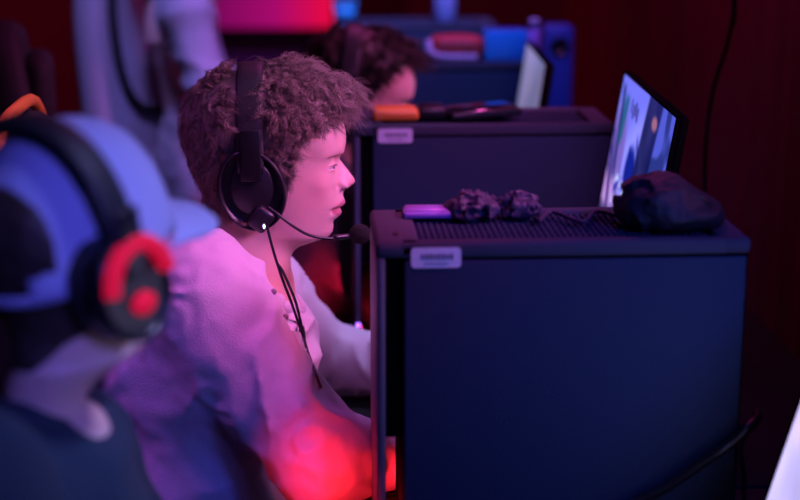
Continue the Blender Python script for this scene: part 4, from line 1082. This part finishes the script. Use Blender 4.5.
part('panel', *rbox(((a[0]+b[0])/2, 7.32, z0+.45), (b[0]-a[0], .04, .90), .004), 'video', t); part('stand', *rbox(((a[0]+b[0])/2, 7.36, (z0+.9)/2), (b[0]-a[0]-.1, .04, z0+.85), .004), 'metal', t)
t = thing('sofa', 'low dark navy sofa in front of the magenta panel', 'sofa', (a[0]+.25, 6.7, 0)); sc = a[0]+.28
part('seat', *rbox((sc, 6.55, .25), (1.05, .70, .38), .06, 3), 'sofa', t); part('backrest', *rbox((sc, 6.92, .44), (1.05, .20, .78), .07, 3), 'sofa', t)
for s in (-1, 1):
    part('armrest', *rbox((sc+s*.58, 6.6, .30), (.17, .80, .56), .06, 3), 'sofa', t)
    for y in (6.3, 6.9): part('foot', *rbox((sc+s*.55, y, .03), (.05, .05, .06), .004), 'metal', t)

# ------------------------------------------------------------------ light
def area(name, loc, tgt, size, rgb, w, sy=None, spread=None):
    l = bpy.data.lights.new(name, 'AREA'); l.energy = w; l.color = rgb; l.size = size
    if sy: l.shape = 'RECTANGLE'; l.size_y = sy
    if spread: l.spread = R(spread)
    o = bpy.data.objects.new(name, l); col.objects.link(o); o.location = loc
    o.rotation_euler = (Vector(tgt)-Vector(loc)).to_track_quat('-Z', 'Y').to_euler(); return o
def spot(name, loc, tgt, rgb, w, ang=40, blend=.6, rad=.08):
    l = bpy.data.lights.new(name, 'SPOT'); l.energy = w; l.color = rgb; l.spot_size = R(ang); l.spot_blend = blend; l.shadow_soft_size = rad
    o = bpy.data.objects.new(name, l); col.objects.link(o); o.location = loc
    o.rotation_euler = (Vector(tgt)-Vector(loc)).to_track_quat('-Z', 'Y').to_euler(); return o
PINK, BLUE, LAV, RED = (1, .30, .62), (.10, .16, 1), (.55, .45, 1), (1, .01, .06)
PINK = (1, .27, .88)
spot('pink_spot', (1.15, 1.915, 1.9), (.02, 2.30, 1.17), PINK, 122, 30, 1, .22)
spot('pink_spot', (1.15, 2.75, 1.95), (.05, 3.25, 1.2), (1, .20, .80), 60, 42, .7, .12)  # added to light the second player's face; no known fixture
spot('blue_spot', (.95, .45, 1.95), (.40, 1.95, 1.02), (.03, .09, 1), 62, 30, .6, .2)
spot('blue_spot', (.70, -.3, 2.0), (-.25, 1.5, 1.25), (.16, .14, 1), 110, 19, .7, .2)
spot('lavender_spot', (.5, 2.1, 3.0), (.06, 2.40, 1.1), LAV, 24, 22, .9, .15)
spot('lavender_spot', (.9, 1.2, 2.8), (-.08, 1.5, 1.2), (.42, .40, 1), 130, 18, .8, .15)
spot('lavender_spot', (.5, 3.0, 2.8), (.05, 2.56, .88), LAV, 95, 16, .9, .12)  # extra spot put in to brighten the far sleeve
spot('rose_fill', (.60, 1.72, 2.4), (-.03, 2.12, .97), (1, .10, .34), 68, 22, .9, .12)  # invented pink fill for the near upper arm
area('violet_light', (-1.0, 1.9, 2.5), (-.35, 2.2, .9), .3, (.55, .10, .8), .9, spread=40)  # weak fill added to keep the torso from going dark
spot('purple_fill', (.4, 1.1, 2.8), (.30, 2.8, 1.0), (.85, .22, 1), 85, 20, .8, .15)  # added wash that turns the second tower's face purple
spot('red_glow', (-.05, 1.80, .80), (.085, 2.1, .84), (1, .015, .03), 7.5, 52, .9, .05)  # added red fill standing clear of the tower, aimed at the near forearm
spot('forearm_fill', (.165, 2.118, .785), (.06, 2.14, .80), (1, .015, .03), .5, 120, .8, .01)  # made-up fill behind the tower for the forearm; the mouse has no light
spot('blue_spot', (.35, 1.85, 3.0), (.34, 1.98, 1.18), (.07, .11, 1), 26, 17, .8, .15)  # extra overhead spot added to make the closest tower's top bluer
for i in (1, 2): area('red_glow', (X0-.030, 2.06+SP*i, DZ+.08), (X0-.3, 2.12+SP*i, DZ+.07), .10, RED, (.65, .35, .2)[i], .10)
spot('stage_light_red', (-2.4, 5.2, 2.9), (-1.0, 7.3, 1.2), (1, .04, .22), 90, 90, .8, .2)
spot('violet_light', (-.2, 2.6, 3.0), (-.4, 4.2, 1.1), (.34, .26, 1), 150, 34, .8, .2)
spot('azure_fill', (.3, 2.9, 3.1), (.3, 4.2, 1.1), (.14, .16, 1), 190, 42, .8, .2)  # fill added to lift the far towers towards blue
spot('azure_fill', (.5, 3.6, 3.1), (.3, 4.8, 1.2), (.20, .30, 1), 160, 30, .8, .2)  # another added fill, aimed at the farthest tower
spot('navy_fill', (-.4, 5.0, 3.1), (-.1, 6.8, .6), (.22, .14, 1), 70, 34, .8, .2)  # fill added to tint the dark sofa area
spot('lavender_spot', (.4, 3.4, 2.9), (-.43, 2.4, 1.27), (.9, .5, .9), 30, 12, .9, .1)  # added only to pick out the orange chair trim
area('drape_wash', (.55, 4.2, 3.0), (1.25, 4.0, 1.0), .4, (1, .10, .6), 14)  # unseen lamp added so the drape shows maroon instead of black
w = bpy.data.worlds.new('world'); bpy.context.scene.world = w; w.use_nodes = True
w.node_tree.nodes['Background'].inputs[0].default_value = (.12, .08, .25, 1); w.node_tree.nodes['Background'].inputs[1].default_value = .012
vs = bpy.context.scene.view_settings; vs.view_transform = 'Standard'; vs.look = 'None'; vs.gamma = 1; vs.use_curve_mapping = False; vs.exposure = 0
